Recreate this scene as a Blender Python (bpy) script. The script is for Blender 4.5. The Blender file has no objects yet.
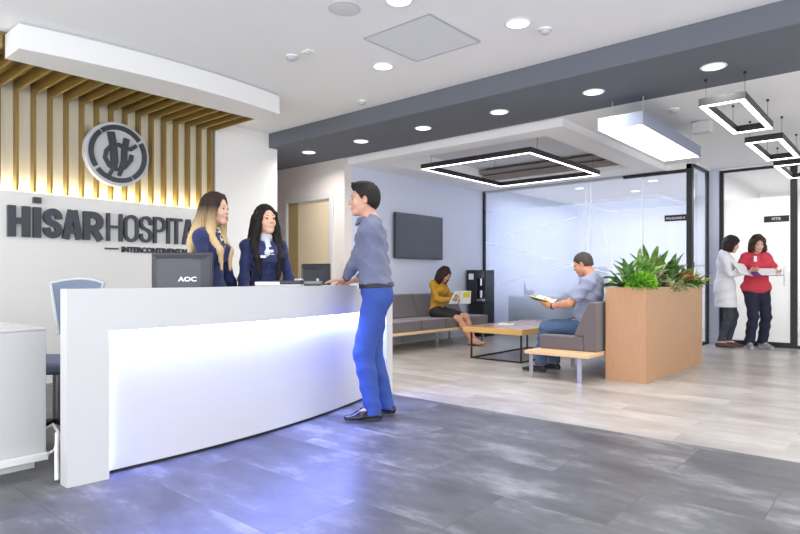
import bpy, math, random
import numpy as np
from math import sin, cos, pi, radians, sqrt, atan2
from mathutils import Vector, Matrix
random.seed(7); np.random.seed(7)
SC = bpy.context.scene
COL = SC.collection

# ------------------------------------------------------------------ camera
YAW = atan2(515, 596)
cam_d = bpy.data.cameras.new('camera'); cam = bpy.data.objects.new('camera', cam_d); COL.objects.link(cam)
cam.location = (0, 0, 1.05); cam.rotation_euler = (pi/2, 0, YAW)
cam_d.sensor_width = 36; cam_d.lens = 596/800*36; cam_d.shift_y = 12/800
cam_d.clip_start = 0.05; cam_d.clip_end = 100
SC.camera = cam

# ------------------------------------------------------------------ world, exposure, large lights
SC.view_settings.view_transform = 'Standard'; SC.view_settings.look = 'None'
SC.view_settings.gamma = 1; SC.view_settings.use_curve_mapping = False
SC.view_settings.exposure = 0.0
w = bpy.data.worlds.new('world'); SC.world = w; w.use_nodes = True
w.node_tree.nodes['Background'].inputs[0].default_value = (0.93, 0.96, 1.0, 1)
w.node_tree.nodes['Background'].inputs[1].default_value = 2.25

def area(name, loc, size, power, color=(1, 1, 1), rot=(0, 0, 0), shape='RECTANGLE', size_y=None, spread=180):
    d = bpy.data.lights.new(name, 'AREA'); d.shape = shape; d.size = size
    if size_y: d.size_y = size_y
    d.energy = power; d.color = color; d.spread = radians(spread)
    o = bpy.data.objects.new(name, d); COL.objects.link(o); o.location = loc; o.rotation_euler = rot
    return o
# fill lights added out of view, behind and right of the camera
area('front_fill', (-1.5, -2.6, 1.5), 9.0, 170, (0.97, 0.985, 1.0), (radians(90), 0, 0), size_y=2.7)
area('side_fill', (3.4, 3.0, 1.5), 8.0, 90, (0.98, 0.985, 1.0), (radians(90), 0, radians(90)), size_y=2.6)  # added fill from the right, no window there
# lamps in the rooms behind the glass
area('office_ceiling_lamps', (-4.4, 11.8, 2.72), 3.2, 85, (0.84, 0.89, 1.0), size_y=3.2)
area('consulting_room_ceiling_lamps', (-0.8, 12.3, 2.72), 2.4, 62, (1.0, 0.99, 0.96), size_y=2.4)

# ------------------------------------------------------------------ materials
def hexc(r, g, b):
    f = lambda v: (v/255/12.92 if v/255 <= 0.04045 else ((v/255+0.055)/1.055)**2.4)
    return (f(r), f(g), f(b), 1)
def mat(name, col, rough=0.5, metal=0.0, emit=None, estr=0.0, noise=0.0, nscale=20.0, bump=0.0, bscale=200.0, spec=0.5, stretch=None, sheen=0.0, sss=0.0, coat=0.0):
    m = bpy.data.materials.new(name); m.use_nodes = True
    nt = m.node_tree; b = nt.nodes['Principled BSDF']
    b.inputs['Base Color'].default_value = col
    b.inputs['Roughness'].default_value = rough; b.inputs['Metallic'].default_value = metal
    b.inputs['Specular IOR Level'].default_value = spec
    if sheen: b.inputs['Sheen Weight'].default_value = sheen
    if coat: b.inputs['Coat Weight'].default_value = coat
    if sss:
        b.inputs['Subsurface Weight'].default_value = sss; b.inputs['Subsurface Radius'].default_value = (0.012, 0.004, 0.002); b.inputs['Subsurface Scale'].default_value = 1.0
    if emit: b.inputs['Emission Color'].default_value = emit; b.inputs['Emission Strength'].default_value = estr
    tc = nt.nodes.new('ShaderNodeTexCoord'); mp = nt.nodes.new('ShaderNodeMapping')
    nt.links.new(tc.outputs['Object'], mp.inputs[0])
    if stretch: mp.inputs['Scale'].default_value = stretch
    if noise:
        n = nt.nodes.new('ShaderNodeTexNoise'); n.inputs['Scale'].default_value = nscale; n.inputs['Detail'].default_value = 5
        nt.links.new(mp.outputs[0], n.inputs['Vector'])
        mx = nt.nodes.new('ShaderNodeMix'); mx.data_type = 'RGBA'
        mx.inputs[6].default_value = tuple(c*(1-noise) for c in col[:3])+(1,)
        mx.inputs[7].default_value = tuple(min(1, c*(1+noise)) for c in col[:3])+(1,)
        nt.links.new(n.outputs[0], mx.inputs[0]); nt.links.new(mx.outputs[2], b.inputs['Base Color'])
    if bump:
        n2 = nt.nodes.new('ShaderNodeTexNoise'); n2.inputs['Scale'].default_value = bscale; n2.inputs['Detail'].default_value = 3
        nt.links.new(mp.outputs[0], n2.inputs['Vector'])
        bp = nt.nodes.new('ShaderNodeBump'); bp.inputs['Strength'].default_value = bump; bp.inputs['Distance'].default_value = 0.004
        nt.links.new(n2.outputs[0], bp.inputs['Height']); nt.links.new(bp.outputs[0], b.inputs['Normal'])
    return m
def emis(name, col, s):
    m = bpy.data.materials.new(name); m.use_nodes = True; nt = m.node_tree; nt.nodes.clear()
    e = nt.nodes.new('ShaderNodeEmission'); e.inputs[0].default_value = col; e.inputs[1].default_value = s
    o = nt.nodes.new('ShaderNodeOutputMaterial'); nt.links.new(e.outputs[0], o.inputs[0]); return m
M = {}
M['wall'] = mat('wall_paint', hexc(240, 239, 237), 0.85, noise=0.02, nscale=3)
M['wall_blue'] = mat('wall_paint_cool', hexc(202, 208, 226), 0.85, noise=0.02, nscale=3)
M['wall_warm'] = mat('wall_paint_warm', hexc(220, 212, 208), 0.85, noise=0.02, nscale=3)
M['ceiling'] = mat('ceiling_paint', hexc(240, 240, 241), 0.9)
M['tray'] = mat('tray_ceiling_paint', hexc(220, 218, 220), 0.9)
M['bandbrown'] = mat('tray_step_paint', hexc(150, 142, 138), 0.9)
M['beam'] = mat('beam_grey_paint', hexc(104, 108, 117), 0.8, noise=0.03, nscale=2)
M['white'] = mat('white_lacquer', hexc(200, 200, 202), 0.35)
M['whitemat'] = mat('white_satin', hexc(232, 232, 232), 0.6)
M['greyplastic'] = mat('light_grey_plastic', hexc(190, 192, 198), 0.5)
M['black'] = mat('black_powder_coat', hexc(28, 28, 32), 0.45)
M['blackplastic'] = mat('black_plastic', hexc(34, 36, 44), 0.35)
M['darkgrey'] = mat('anthracite_letter', hexc(58, 63, 73), 0.4)
M['chrome'] = mat('brushed_steel', hexc(200, 202, 210), 0.25, 1.0)
M['gold'] = mat('gold_lacquer', hexc(152, 126, 68), 0.42, 0.35, noise=0.08, nscale=6)
M['cream'] = mat('cream_backing', hexc(244, 240, 222), 0.7)
M['goldback'] = mat('gold_backing', hexc(134, 112, 62), 0.6)
M['oak'] = mat('oak_veneer', hexc(180, 138, 101), 0.45, noise=0.16, nscale=9, stretch=(6, 6, 0.5))
M['oakh'] = mat('pale_oak_plank', hexc(222, 188, 146), 0.45, noise=0.12, nscale=9, stretch=(6, 0.6, 6))
M['tablewood'] = mat('oak_table_edge', hexc(206, 164, 98), 0.4, noise=0.15, nscale=9, stretch=(0.6, 6, 6))
M['tabletop'] = mat('table_laminate', hexc(176, 140, 118), 0.22, noise=0.15, nscale=7, stretch=(6, 0.6, 6))
M['uphol'] = mat('grey_brown_upholstery', hexc(98, 90, 94), 0.9, noise=0.12, nscale=160, bump=0.3, bscale=500, sheen=0.3)
M['screen'] = mat('switched_off_screen', hexc(52, 56, 66), 0.22, spec=0.6)
M['paper'] = mat('white_paper', hexc(238, 238, 240), 0.7)
M['yellowpaper'] = mat('yellow_magazine_page', hexc(222, 220, 60), 0.55, noise=0.1, nscale=40)
M['doorleaf'] = mat('cream_door_laminate', hexc(222, 206, 178), 0.55, noise=0.03, nscale=12, stretch=(5, 5, 0.4))
M['doorstrip'] = mat('olive_door_laminate', hexc(168, 148, 102), 0.55, noise=0.06, nscale=12, stretch=(5, 5, 0.4))
M['doorframe'] = mat('grey_door_frame', hexc(205, 205, 208), 0.5)
M['mesh'] = mat('blue_grey_chair_mesh', hexc(112, 124, 148), 0.7, bump=0.5, bscale=700)
M['lamp_white'] = emis('lit_diffuser', (1, 0.985, 0.95, 1), 3.2)
M['lamp_line'] = emis('lit_linear_diffuser', (1, 0.97, 0.9, 1), 6.0)
M['led_blue'] = emis('blue_white_led_strip', (0.23, 0.29, 1.0, 1), 115.0)
M['led_warm'] = emis('warm_led_strip', (1.0, 0.92, 0.70, 1), 110.0)
M['purple'] = mat('purple_print', hexc(108, 92, 190), 0.5)
M['deskgreen'] = mat('grey_green_laminate', hexc(150, 160, 158), 0.6)

def floor_mat(name, a, b, c, tile, rough, joint, nsc):
    m = bpy.data.materials.new(name); m.use_nodes = True; nt = m.node_tree; N = nt.nodes.new; L = nt.links.new
    p = nt.nodes['Principled BSDF']
    tc = N('ShaderNodeTexCoord')
    br = N('ShaderNodeTexBrick'); br.inputs['Scale'].default_value = 1; br.inputs['Brick Width'].default_value = tile[0]; br.inputs['Row Height'].default_value = tile[1]
    br.inputs['Mortar Size'].default_value = 0.0022; br.inputs['Color1'].default_value = (0, 0, 0, 1); br.inputs['Color2'].default_value = (1, 1, 1, 1); br.inputs['Mortar'].default_value = (0.5, 0.5, 0.5, 1)
    L(tc.outputs['Object'], br.inputs['Vector'])
    # each tile reads its own piece of the cloudy pattern
    vm = N('ShaderNodeVectorMath'); vm.operation = 'MULTIPLY_ADD'; L(br.outputs['Color'], vm.inputs[0]); vm.inputs[1].default_value = (3.7, 5.1, 2.3); L(tc.outputs['Object'], vm.inputs[2])
    mp = N('ShaderNodeMapping'); mp.inputs['Scale'].default_value = (0.7, 1.5, 1); L(vm.outputs[0], mp.inputs[0])
    n1 = N('ShaderNodeTexNoise'); n1.inputs['Scale'].default_value = nsc; n1.inputs['Detail'].default_value = 9; n1.inputs['Roughness'].default_value = 0.68; L(mp.outputs[0], n1.inputs['Vector'])
    r1 = N('ShaderNodeValToRGB'); L(n1.outputs[0], r1.inputs[0])
    r1.color_ramp.elements[0].position = 0.36; r1.color_ramp.elements[0].color = a
    r1.color_ramp.elements[1].position = 0.72; r1.color_ramp.elements[1].color = c
    e = r1.color_ramp.elements.new(0.53); e.color = b
    mx = N('ShaderNodeMix'); mx.data_type = 'RGBA'; mx.blend_type = 'MULTIPLY'
    L(r1.outputs[0], mx.inputs[6]); mx.inputs[7].default_value = (joint, joint, joint, 1)
    L(br.outputs['Fac'], mx.inputs[0])
    mx2 = N('ShaderNodeMix'); mx2.data_type = 'RGBA'; mx2.blend_type = 'MULTIPLY'; mx2.inputs[0].default_value = 1
    mr = N('ShaderNodeMapRange'); L(br.outputs['Color'], mr.inputs[0]); mr.inputs[3].default_value = 0.86; mr.inputs[4].default_value = 1.08
    L(mx.outputs[2], mx2.inputs[6]); L(mr.outputs[0], mx2.inputs[7])
    L(mx2.outputs[2], p.inputs['Base Color'])
    mr2 = N('ShaderNodeMapRange'); L(n1.outputs[0], mr2.inputs[0]); mr2.inputs[3].default_value = rough-0.08; mr2.inputs[4].default_value = rough+0.12
    L(mr2.outputs[0], p.inputs['Roughness'])
    bp = N('ShaderNodeBump'); bp.inputs['Strength'].default_value = 0.12; bp.inputs['Distance'].default_value = 0.003; L(n1.outputs[0], bp.inputs['Height']); L(bp.outputs[0], p.inputs['Normal'])
    return m
M['floor_dark'] = floor_mat('dark_stone_vinyl', hexc(70, 71, 76), hexc(96, 97, 103), hexc(158, 158, 162), (1.0, 0.5), 0.36, 0.62, 2.4)
M['floor_light'] = floor_mat('light_stone_vinyl', hexc(158, 152, 147), hexc(178, 173, 168), hexc(198, 194, 190), (1.2, 0.24), 0.30, 0.88, 2.2)

def glass_mat(name, tint, transp, milk, gloss=0.12, refr=0.0, dif=0.25):
    m = bpy.data.materials.new(name); m.use_nodes = True; nt = m.node_tree; nt.nodes.clear(); N = nt.nodes.new; L = nt.links.new
    t = N('ShaderNodeBsdfTransparent'); t.inputs[0].default_value = tint
    d = N('ShaderNodeBsdfTranslucent'); d.inputs[0].default_value = milk
    d2 = N('ShaderNodeBsdfDiffuse'); d2.inputs[0].default_value = milk
    md = N('ShaderNodeMixShader'); md.inputs[0].default_value = dif; L(d.outputs[0], md.inputs[1]); L(d2.outputs[0], md.inputs[2])
    mm = N('ShaderNodeMixShader'); mm.inputs[0].default_value = 1-transp
    if refr:
        rf = N('ShaderNodeBsdfRefraction'); rf.inputs['Color'].default_value = tint; rf.inputs['Roughness'].default_value = refr; rf.inputs['IOR'].default_value = 1.12
        L(rf.outputs[0], mm.inputs[1])
    else: L(t.outputs[0], mm.inputs[1])
    L(md.outputs[0], mm.inputs[2])
    g = N('ShaderNodeBsdfGlossy'); g.inputs['Roughness'].default_value = 0.04
    fr = N('ShaderNodeFresnel'); fr.inputs[0].default_value = 1.45
    ge = N('ShaderNodeNewGeometry'); iv = N('ShaderNodeMath'); iv.operation = 'SUBTRACT'; iv.inputs[0].default_value = 1; L(ge.outputs['Backfacing'], iv.inputs[1]); mu = N('ShaderNodeMath'); mu.operation = 'MULTIPLY'; L(fr.outputs[0], mu.inputs[0]); L(iv.outputs[0], mu.inputs[1])
    mg = N('ShaderNodeMixShader'); L(mu.outputs[0], mg.inputs[0]); L(mm.outputs[0], mg.inputs[1]); L(g.outputs[0], mg.inputs[2])
    o = N('ShaderNodeOutputMaterial'); L(mg.outputs[0], o.inputs[0]); return m
M['glass'] = glass_mat('clear_glass', (0.97, 0.98, 1, 1), 0.93, (0.9, 0.93, 1, 1))
M['frost'] = glass_mat('frosted_film', (0.95, 0.97, 1, 1), 0.52, (0.78, 0.84, 1, 1))
M['frostdoor'] = glass_mat('frosted_door_film', (0.98, 0.98, 0.98, 1), 0.22, (0.93, 0.94, 0.93, 1))
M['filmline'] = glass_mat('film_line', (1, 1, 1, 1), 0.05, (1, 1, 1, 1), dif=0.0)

# ------------------------------------------------------------------ object helpers
def link(o, parent=None):
    COL.objects.link(o)
    if parent is not None: o.parent = parent
    return o
def tag(o, label=None, cat=None, group=None, kind=None):
    if label: o['label'] = label
    if cat: o['category'] = cat
    if group: o['group'] = group
    if kind: o['kind'] = kind
    return o
def thing(name, label, cat, loc=(0, 0, 0), rz=0.0, group=None):
    o = bpy.data.objects.new(name, None); o.empty_display_size = 0.1; link(o)
    o.location = loc; o.rotation_euler = (0, 0, rz)
    return tag(o, label, cat, group)
def copy_tree(o, parent=None):
    c = o.copy(); COL.objects.link(c)
    if parent is not None: c.parent = parent
    for ch in list(o.children): copy_tree(ch, c)
    return c
class MB:
    def __init__(s): s.v = []; s.f = []
    def add(s, v, f):
        n = len(s.v); s.v += [tuple(p) for p in v]; s.f += [tuple(i+n for i in q) for q in f]; return s
    def box(s, x0, x1, y0, y1, z0, z1, R=None, off=(0, 0, 0)):
        v = [Vector((x, y, z)) for x in (x0, x1) for y in (y0, y1) for z in (z0, z1)]
        if R is not None: v = [R @ p for p in v]
        v = [p+Vector(off) for p in v]
        return s.add(v, [(0, 1, 3, 2), (4, 6, 7, 5), (0, 4, 5, 1), (2, 3, 7, 6), (0, 2, 6, 4), (1, 5, 7, 3)])
    def prism(s, poly, z0, z1, T=None):
        # poly CCW in (a,b); T maps (a,b,c) -> xyz, default identity
        n = len(poly); T = T or (lambda a, b, c: (a, b, c))
        v = [T(a, b, z0) for a, b in poly]+[T(a, b, z1) for a, b in poly]
        f = [tuple(range(n-1, -1, -1)), tuple(range(n, 2*n))]+[(i, (i+1) % n, (i+1) % n+n, i+n) for i in range(n)]
        return s.add(v, f)
    def band(s, inner, outer, z0, z1):
        # closed solid between two equally long open polylines (plan view)
        n = len(inner)
        for i in range(n-1):
            a, b, c, d = inner[i], inner[i+1], outer[i+1], outer[i]
            v = [(p[0], p[1], z) for z in (z0, z1) for p in (a, b, c, d)]
            f = [(0, 1, 2, 3), (7, 6, 5, 4), (1, 0, 4, 5), (3, 2, 6, 7)]
            if i == 0: f.append((0, 3, 7, 4))
            if i == n-2: f.append((2, 1, 5, 6))
            s.add(v, f)
        return s
    def tube(s, pts, r, seg=10, cap=True):
        pts = [Vector(p) for p in pts]; n = len(pts); rr = r if isinstance(r, (list, tuple)) else [r]*n
        ring = []; up = None
        for i, p in enumerate(pts):
            d = (pts[min(i+1, n-1)]-pts[max(i-1, 0)]).normalized()
            if up is None: up = Vector((0, 0, 1)) if abs(d.z) < 0.9 else Vector((1, 0, 0))
            a = d.cross(up).normalized(); b = a.cross(d).normalized(); up = b
            ring.append([p+(a*cos(2*pi*k/seg)+b*sin(2*pi*k/seg))*rr[i] for k in range(seg)])
        v = [q for g in ring for q in g]; f = []
        for i in range(n-1):
            for k in range(seg):
                k2 = (k+1) % seg; f.append((i*seg+k, i*seg+k2, (i+1)*seg+k2, (i+1)*seg+k))
        if cap: f += [tuple(range(seg-1, -1, -1)), tuple((n-1)*seg+k for k in range(seg))]
        return s.add(v, f)
    def cyl(s, c, r, z0, z1, seg=32, r2=None):
        return s.tube([(c[0], c[1], z0), (c[0], c[1], z1)], [r, r if r2 is None else r2], seg)
    def lathe(s, prof, c=(0, 0, 0), seg=28):
        v = []; f = []
        for r, z in prof: v += [(c[0]+r*cos(2*pi*k/seg), c[1]+r*sin(2*pi*k/seg), c[2]+z) for k in range(seg)]
        for i in range(len(prof)-1):
            for k in range(seg):
                k2 = (k+1) % seg; f.append((i*seg+k, i*seg+k2, (i+1)*seg+k2, (i+1)*seg+k))
        return s.add(v, f)
    def ell(s, c, r, seg=16, rings=10, R=None):
        v = []; f = []
        for i in range(rings+1):
            t = pi*i/rings
            for k in range(seg):
                p = Vector((r[0]*sin(t)*cos(2*pi*k/seg), r[1]*sin(t)*sin(2*pi*k/seg), r[2]*cos(t)))
                if R is not None: p = R @ p
                v.append(p+Vector(c))
        for i in range(rings):
            for k in range(seg):
                k2 = (k+1) % seg; f.append((i*seg+k, (i+1)*seg+k, (i+1)*seg+k2, i*seg+k2))
        return s.add(v, f)
    def build(s, name, m, parent=None, bevel=0.0, smooth=False, loc=None, kind=None, label=None, seg=2):
        me = bpy.data.meshes.new(name); me.from_pydata([tuple(p) for p in s.v], [], s.f); me.update()
        me.materials.append(m)
        o = bpy.data.objects.new(name, me); link(o, parent)
        if loc: o.location = loc
        if bevel:
            b = o.modifiers.new('bevel', 'BEVEL'); b.width = bevel; b.segments = seg; b.limit_method = 'ANGLE'; b.angle_limit = radians(40); b.harden_normals = False
        if smooth:
            me.polygons.foreach_set('use_smooth', [True]*len(me.polygons))
            if smooth != 'all': 
                try: me.set_sharp_from_angle(angle=radians(42))
                except Exception: pass
        if kind: o['kind'] = kind
        if label: o['label'] = label
        return o
def struct(name, mb, m, parent=None, bevel=0.0):
    return mb.build(name, m, parent, bevel=bevel, kind='structure')
def ribbon(mb, pts, t, c0, c1, T, closed=False):
    """mitred stroke of width t along 2D pts, extruded c0..c1"""
    P = [Vector((p[0], p[1])) for p in pts]; n = len(P); A = []; B = []
    for i in range(n):
        if closed: d0 = (P[i]-P[i-1]).normalized(); d1 = (P[(i+1) % n]-P[i]).normalized()
        else:
            d0 = (P[i]-P[i-1]).normalized() if i else None; d1 = (P[i+1]-P[i]).normalized() if i < n-1 else None
            d0 = d0 or d1; d1 = d1 or d0
        n0 = Vector((-d0.y, d0.x)); n1 = Vector((-d1.y, d1.x)); m = (n0+n1)
        m = m.normalized() if m.length > 1e-4 else n0
        k = t/2/max(0.45, m.dot(n0)); A.append(P[i]+m*k); B.append(P[i]-m*k)
    for i in range(n if closed else n-1):
        j = (i+1) % n
        mb.prism([tuple(B[i]), tuple(B[j]), tuple(A[j]), tuple(A[i])], c0, c1, T)
def text_obj(body, size, m, parent, Mx, extrude=0.002, sx=1.0, bold=0.0, name='lettering', align='LEFT'):
    cu = bpy.data.curves.new(name, 'FONT'); cu.body = body; cu.size = size; cu.extrude = extrude; cu.offset = bold; cu.align_x = align; cu.resolution_u = 3
    tmp = bpy.data.objects.new('tmp_text', cu); COL.objects.link(tmp)
    dg = bpy.context.evaluated_depsgraph_get(); me = bpy.data.meshes.new_from_object(tmp.evaluated_get(dg))
    bpy.data.objects.remove(tmp); bpy.data.curves.remove(cu)
    me.transform(Matrix.Diagonal((sx, 1, 1, 1))); me.transform(Mx)
    me.materials.clear(); me.materials.append(m); me.name = name
    o = bpy.data.objects.new(name, me); link(o, parent); return o
def rect(x0, x1, y0, y1): return [(x0, y0), (x1, y0), (x1, y1), (x0, y1)]
# ================================================================== STRUCTURE
YB, YE = 4.07, 4.93      # edge of dark floor, front of beam
struct('floor', MB().box(-9.2, 4.2, -3.0, YB, -0.12, 0), M['floor_dark'])
struct('floor_seating', MB().box(-9.2, 4.2, YB, 16.2, -0.12, 0), M['floor_light'])
struct('ceiling', MB().box(-9.2, 4.2, -3.0, YE, 3.01, 3.16), M['ceiling'])
struct('trim_ceiling_beam', MB().box(-9.2, 4.2, YE, 6.05, 2.82, 3.16), M['beam'])
struct('ceiling_rear', MB().box(-2.93, 4.2, 6.05, 16.2, 2.82, 3.16), M['ceiling'])
# dropped ring with a raised tray above the seating
b = MB(); ZR = 2.73
b.box(-6.5, -2.93, 6.12, 6.42, ZR, 3.0).box(-3.28, -2.93, 6.42, 9.75, ZR, 3.0).box(-6.5, -5.85, 6.42, 9.75, ZR, 3.0).box(-5.85, -3.28, 9.12, 9.75, ZR, 3.0)
struct('ceiling_ring', b, M['ceiling'])
struct('ceiling_tray', MB().box(-6.5, -2.93, 6.05, 9.75, 3.0, 3.16), M['tray'])
struct('trim_tray_step', MB().box(-5.85, -3.28, 9.02, 9.12, 2.80, 2.87).box(-5.85, -3.28, 8.92, 9.12, 2.90, 2.96), M['bandbrown'])
struct('ceiling_office', MB().box(-6.5, -2.93, 9.75, 16.2, 2.84, 3.16), M['ceiling'])
# walls
struct('wall_left', MB().box(-6.95, -6.7, -3.0, 4.12, 0, 3.01), M['cream'])
struct('wall_left_pier', MB().box(-6.95, -6.6, 4.12, 5.07, 0, 3.01), M['wall'])
struct('wall_left_sign_panel', MB().box(-6.699, -6.6, -3.0, 4.12, 0, 1.80).box(-6.625, -6.6, -3.0, 4.12, 1.80, 1.905), M['wall'])
struct('wall_far_left', MB().box(-9.2, -9.0, 5.0, 6.2, 0, 2.82).box(-9.0, -6.95, 4.85, 5.0, 0, 2.82), M['wall_warm'])
# door wall with an opening for the door
b = MB(); b.box(-9.0, -7.68, 6.05, 6.2, 0, 2.82).box(-7.68, -6.52, 6.05, 6.2, 2.33, 2.82).box(-6.52, -6.3, 6.05, 6.2, 0, 2.82)
struct('wall_door_side', b, M['wall_warm'])
struct('wall_tv_side', MB().box(-6.5, -6.3, 6.2, 9.75, 0, 3.0), M['wall_blue'])
struct('wall_office_left', MB().box(-6.5, -6.3, 9.75, 14.0, 0, 2.84), M['wall_blue'])
struct('wall_office_back', MB().box(-6.5, -2.4, 14.0, 14.15, 0, 2.84), M['wall'])
struct('wall_office_divider', MB().box(-2.56, -2.42, 10.75, 14.0, 0, 2.82), M['wall'])
struct('wall_consulting_back', MB().box(-2.42, 3.0, 14.2, 14.35, 0, 2.82), M['wall'])
struct('wall_glass_corner', MB().box(-2.56, -2.40, 10.62, 10.80, 0, 2.82), M['wall_blue'])
struct('wall_right_far', MB().box(2.2, 2.35, 10.8, 14.2, 0, 2.82), M['wall'])
struct('baseboard_left', MB().box(-6.3, -6.285, 6.22, 9.2, 0, 0.07), M['doorframe'])
# door in the recess
d = tag(bpy.data.objects.new('door_1', None), kind='structure'); link(d); d.location = (-7.1, 6.05, 0)
b = MB(); b.box(-0.58, -0.50, -0.03, 0.12, 0, 2.33).box(0.50, 0.58, -0.03, 0.12, 0, 2.33).box(-0.50, 0.50, -0.03, 0.12, 2.25, 2.33)
b.build('door_frame', M['doorframe'], d, bevel=0.006)
MB().box(-0.26, 0.50, 0.01, 0.06, 0.01, 2.25).build('door_leaf', M['doorleaf'], d)
MB().box(-0.50, -0.262, 0.01, 0.06, 0.01, 2.25).build('side_panel', M['doorstrip'], d)
hd = MB().box(-0.43, -0.38, -0.005, 0.012, 0.90, 1.08).build('handle_plate', M['chrome'], d, bevel=0.003)
MB().tube([(-0.405, 0, 1.03), (-0.405, -0.05, 1.03), (-0.39, -0.06, 1.03), (-0.28, -0.06, 1.03)], 0.009).build('door_handle', M['chrome'], hd, smooth=True)
o = thing('access_reader', 'small black access reader on the pale wall beside the door frame', 'card reader', (-7.86, 6.05, 1.66))
MB().box(-0.035, 0.035, -0.03, 0, 0, 0.12).build('housing', M['black'], o, bevel=0.006)
MB().box(-0.02, 0.02, -0.032, -0.03, 0.07, 0.105).build('display', M['screen'], o)
o = thing('wall_intercom', 'black intercom box on edge of the white wall pier beside dark-haired receptionist', 'intercom', (-6.6, 4.99, 1.66))
MB().box(0, 0.03, -0.05, 0.05, 0, 0.13).build('housing', M['black'], o, bevel=0.006)
MB().box(0.03, 0.033, -0.03, 0.03, 0.02, 0.07).build('speaker_grille', M['greyplastic'], o)

# glass partitions: window_1 = office front, window_2 = side pane, window_3 = consulting room front
def partition(n, x0, x1, y0, y1, posts, filmz, fm, top=2.78, ztop=2.82):
    w_ = tag(bpy.data.objects.new('window_%d' % n, None), kind='structure'); link(w_); w_.location = (x0, y0, 0)
    L_ = sqrt((x1-x0)**2+(y1-y0)**2); a = atan2(y1-y0, x1-x0); w_.rotation_euler = (0, 0, a)
    f = MB().box(0, L_, -0.02, 0.02, 0, 0.045).box(0, L_, -0.02, 0.02, top-0.02, top+0.02)
    f.build('rail', M['black'] if n > 1 else M['greyplastic'], w_)
    if n == 1: MB().box(2.7, L_, -0.024, 0.024, top-0.03, top+0.03).build('rail', M['black'], w_)
    for p in posts: MB().box(p[0], p[1], -0.025, 0.025, 0, top+0.02).build('post', M['black'], w_)
    MB().box(0.01, L_-0.01, -0.006, 0.006, 0.045, top-0.02).build('pane', M['glass'], w_)
    if filmz:
        MB().add([(0.03, 0.009, 0.05), (L_-0.03, 0.009, 0.05), (L_-0.03, 0.009, filmz), (0.03, 0.009, filmz)], [(0, 1, 2, 3)]).build('frosted_film', fm, w_)
    if top < ztop-0.03: MB().box(0, L_, -0.05, 0.05, top+0.02, ztop).build('head_panel', M['wall'], w_)
    return w_
W1 = partition(1, -6.3, -2.56, 9.75, 9.75, [(0, 0.05)], 2.34, M['frost'], top=2.71, ztop=2.84)
MB().box(-0.04, 0.04, -0.05, 0.05, 0, 2.80).build('corner_post', M['black'], W1, loc=(3.71, 0, 0))
for x in (2.05, 2.14, 3.0): MB().box(x, x+0.012, -0.012, 0.012, 0.05, 2.69).build('glass_joint', M['filmline'], W1)
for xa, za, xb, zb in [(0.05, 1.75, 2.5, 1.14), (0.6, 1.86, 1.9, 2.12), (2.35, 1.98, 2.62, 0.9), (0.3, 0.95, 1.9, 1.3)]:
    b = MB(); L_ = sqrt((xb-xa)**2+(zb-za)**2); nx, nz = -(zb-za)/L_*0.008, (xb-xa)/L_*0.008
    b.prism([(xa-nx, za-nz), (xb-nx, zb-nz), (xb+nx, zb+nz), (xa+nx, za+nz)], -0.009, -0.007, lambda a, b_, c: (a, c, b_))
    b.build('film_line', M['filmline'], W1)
W2 = partition(2, -2.56, -2.56, 9.81, 10.62, [(0.76, 0.81)], 0, None)
W3 = partition(3, -2.40, -1.34, 10.72, 10.72, [(0, 0.06), (0.97, 1.06)], 2.32, M['frostdoor'])
W4 = partition(4, -1.34, 2.2, 10.72, 10.72, [(1.4, 1.45)], 2.32, M['frostdoor'])
MB().box(0.06, 0.97, -0.03, -0.021, 0.03, 0.08).build('door_rail', M['black'], W3)
MB().tube([(0.9, -0.03, 0.95), (0.9, -0.07, 0.95), (0.9, -0.07, 1.25), (0.9, -0.03, 1.25)], 0.01).build('door_handle', M['chrome'], W3, smooth=True)
# ================================================================== CEILING THINGS
def downlight(x, y, z, label, group, power=12, r=0.085, col=(1, 0.97, 0.92)):
    t = thing('downlight', label, 'ceiling light', (x, y, z), group=group)
    MB().lathe([(r+0.015, 0.0), (r+0.018, -0.004), (r+0.012, -0.008), (r, -0.008), (r, 0.0)]).build('trim_ring', M['whitemat'], t, smooth=True)
    MB().lathe([(0.0005, -0.005), (r, -0.005)]).build('diffuser', M['lamp_white'], t)
    l = area('lamp', (0, 0, -0.012), 2*r, power, col, shape='DISK', spread=150); l.parent = t
    return t
ord_ = ['leftmost', 'second from the left', 'third from the left', 'fourth from the left', 'fifth from the left', 'rightmost and largest looking']
for i, x in enumerate((-6.40, -5.38, -4.36, -3.33, -2.30, -1.27)):
    downlight(x, 5.46, 2.82, 'round recessed downlight in the grey beam, %s of its row' % ord_[i], 'downlights in the grey beam')
for x, y, lb in [(-2.743, 3.163, 'round downlight in the white ceiling cut by the top picture edge'), (-2.30, 4.043, 'round downlight in the white ceiling right of the square hatch'), (-3.704, 4.047, 'round downlight in the white ceiling left of and beyond the square hatch')]:
    downlight(x, y, 3.01, lb, 'downlights in the white ceiling', 9)
for x, y in [(-4.0, 1.0), (-1.0, 1.0), (-0.9, 4.04), (-3.7, -1), (0.6, 1.6)]:
    downlight(x, y, 3.01, 'round downlight in the white ceiling above the camera', 'downlights in the white ceiling', 9)
t = thing('ceiling_hatch', 'square light grey panel with thin frame set in the white ceiling', 'ceiling panel', (-3.05, 3.81, 3.01))
b = MB()
for a in (-1, 1): b.box(-0.34, 0.34, a*0.34-0.012, a*0.34+0.012, -0.006, 0).box(a*0.34-0.012, a*0.34+0.012, -0.328, 0.328, -0.006, 0)
b.build('frame', M['greyplastic'], t)
MB().box(-0.328, 0.328, -0.328, 0.328, -0.003, 0).build('panel', mat('hatch_panel', hexc(226, 228, 234), 0.7), t)
t = thing('ceiling_speaker', 'large round white speaker cover at the top edge of the ceiling', 'ceiling speaker', (-3.125, 3.0, 3.01))
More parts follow.
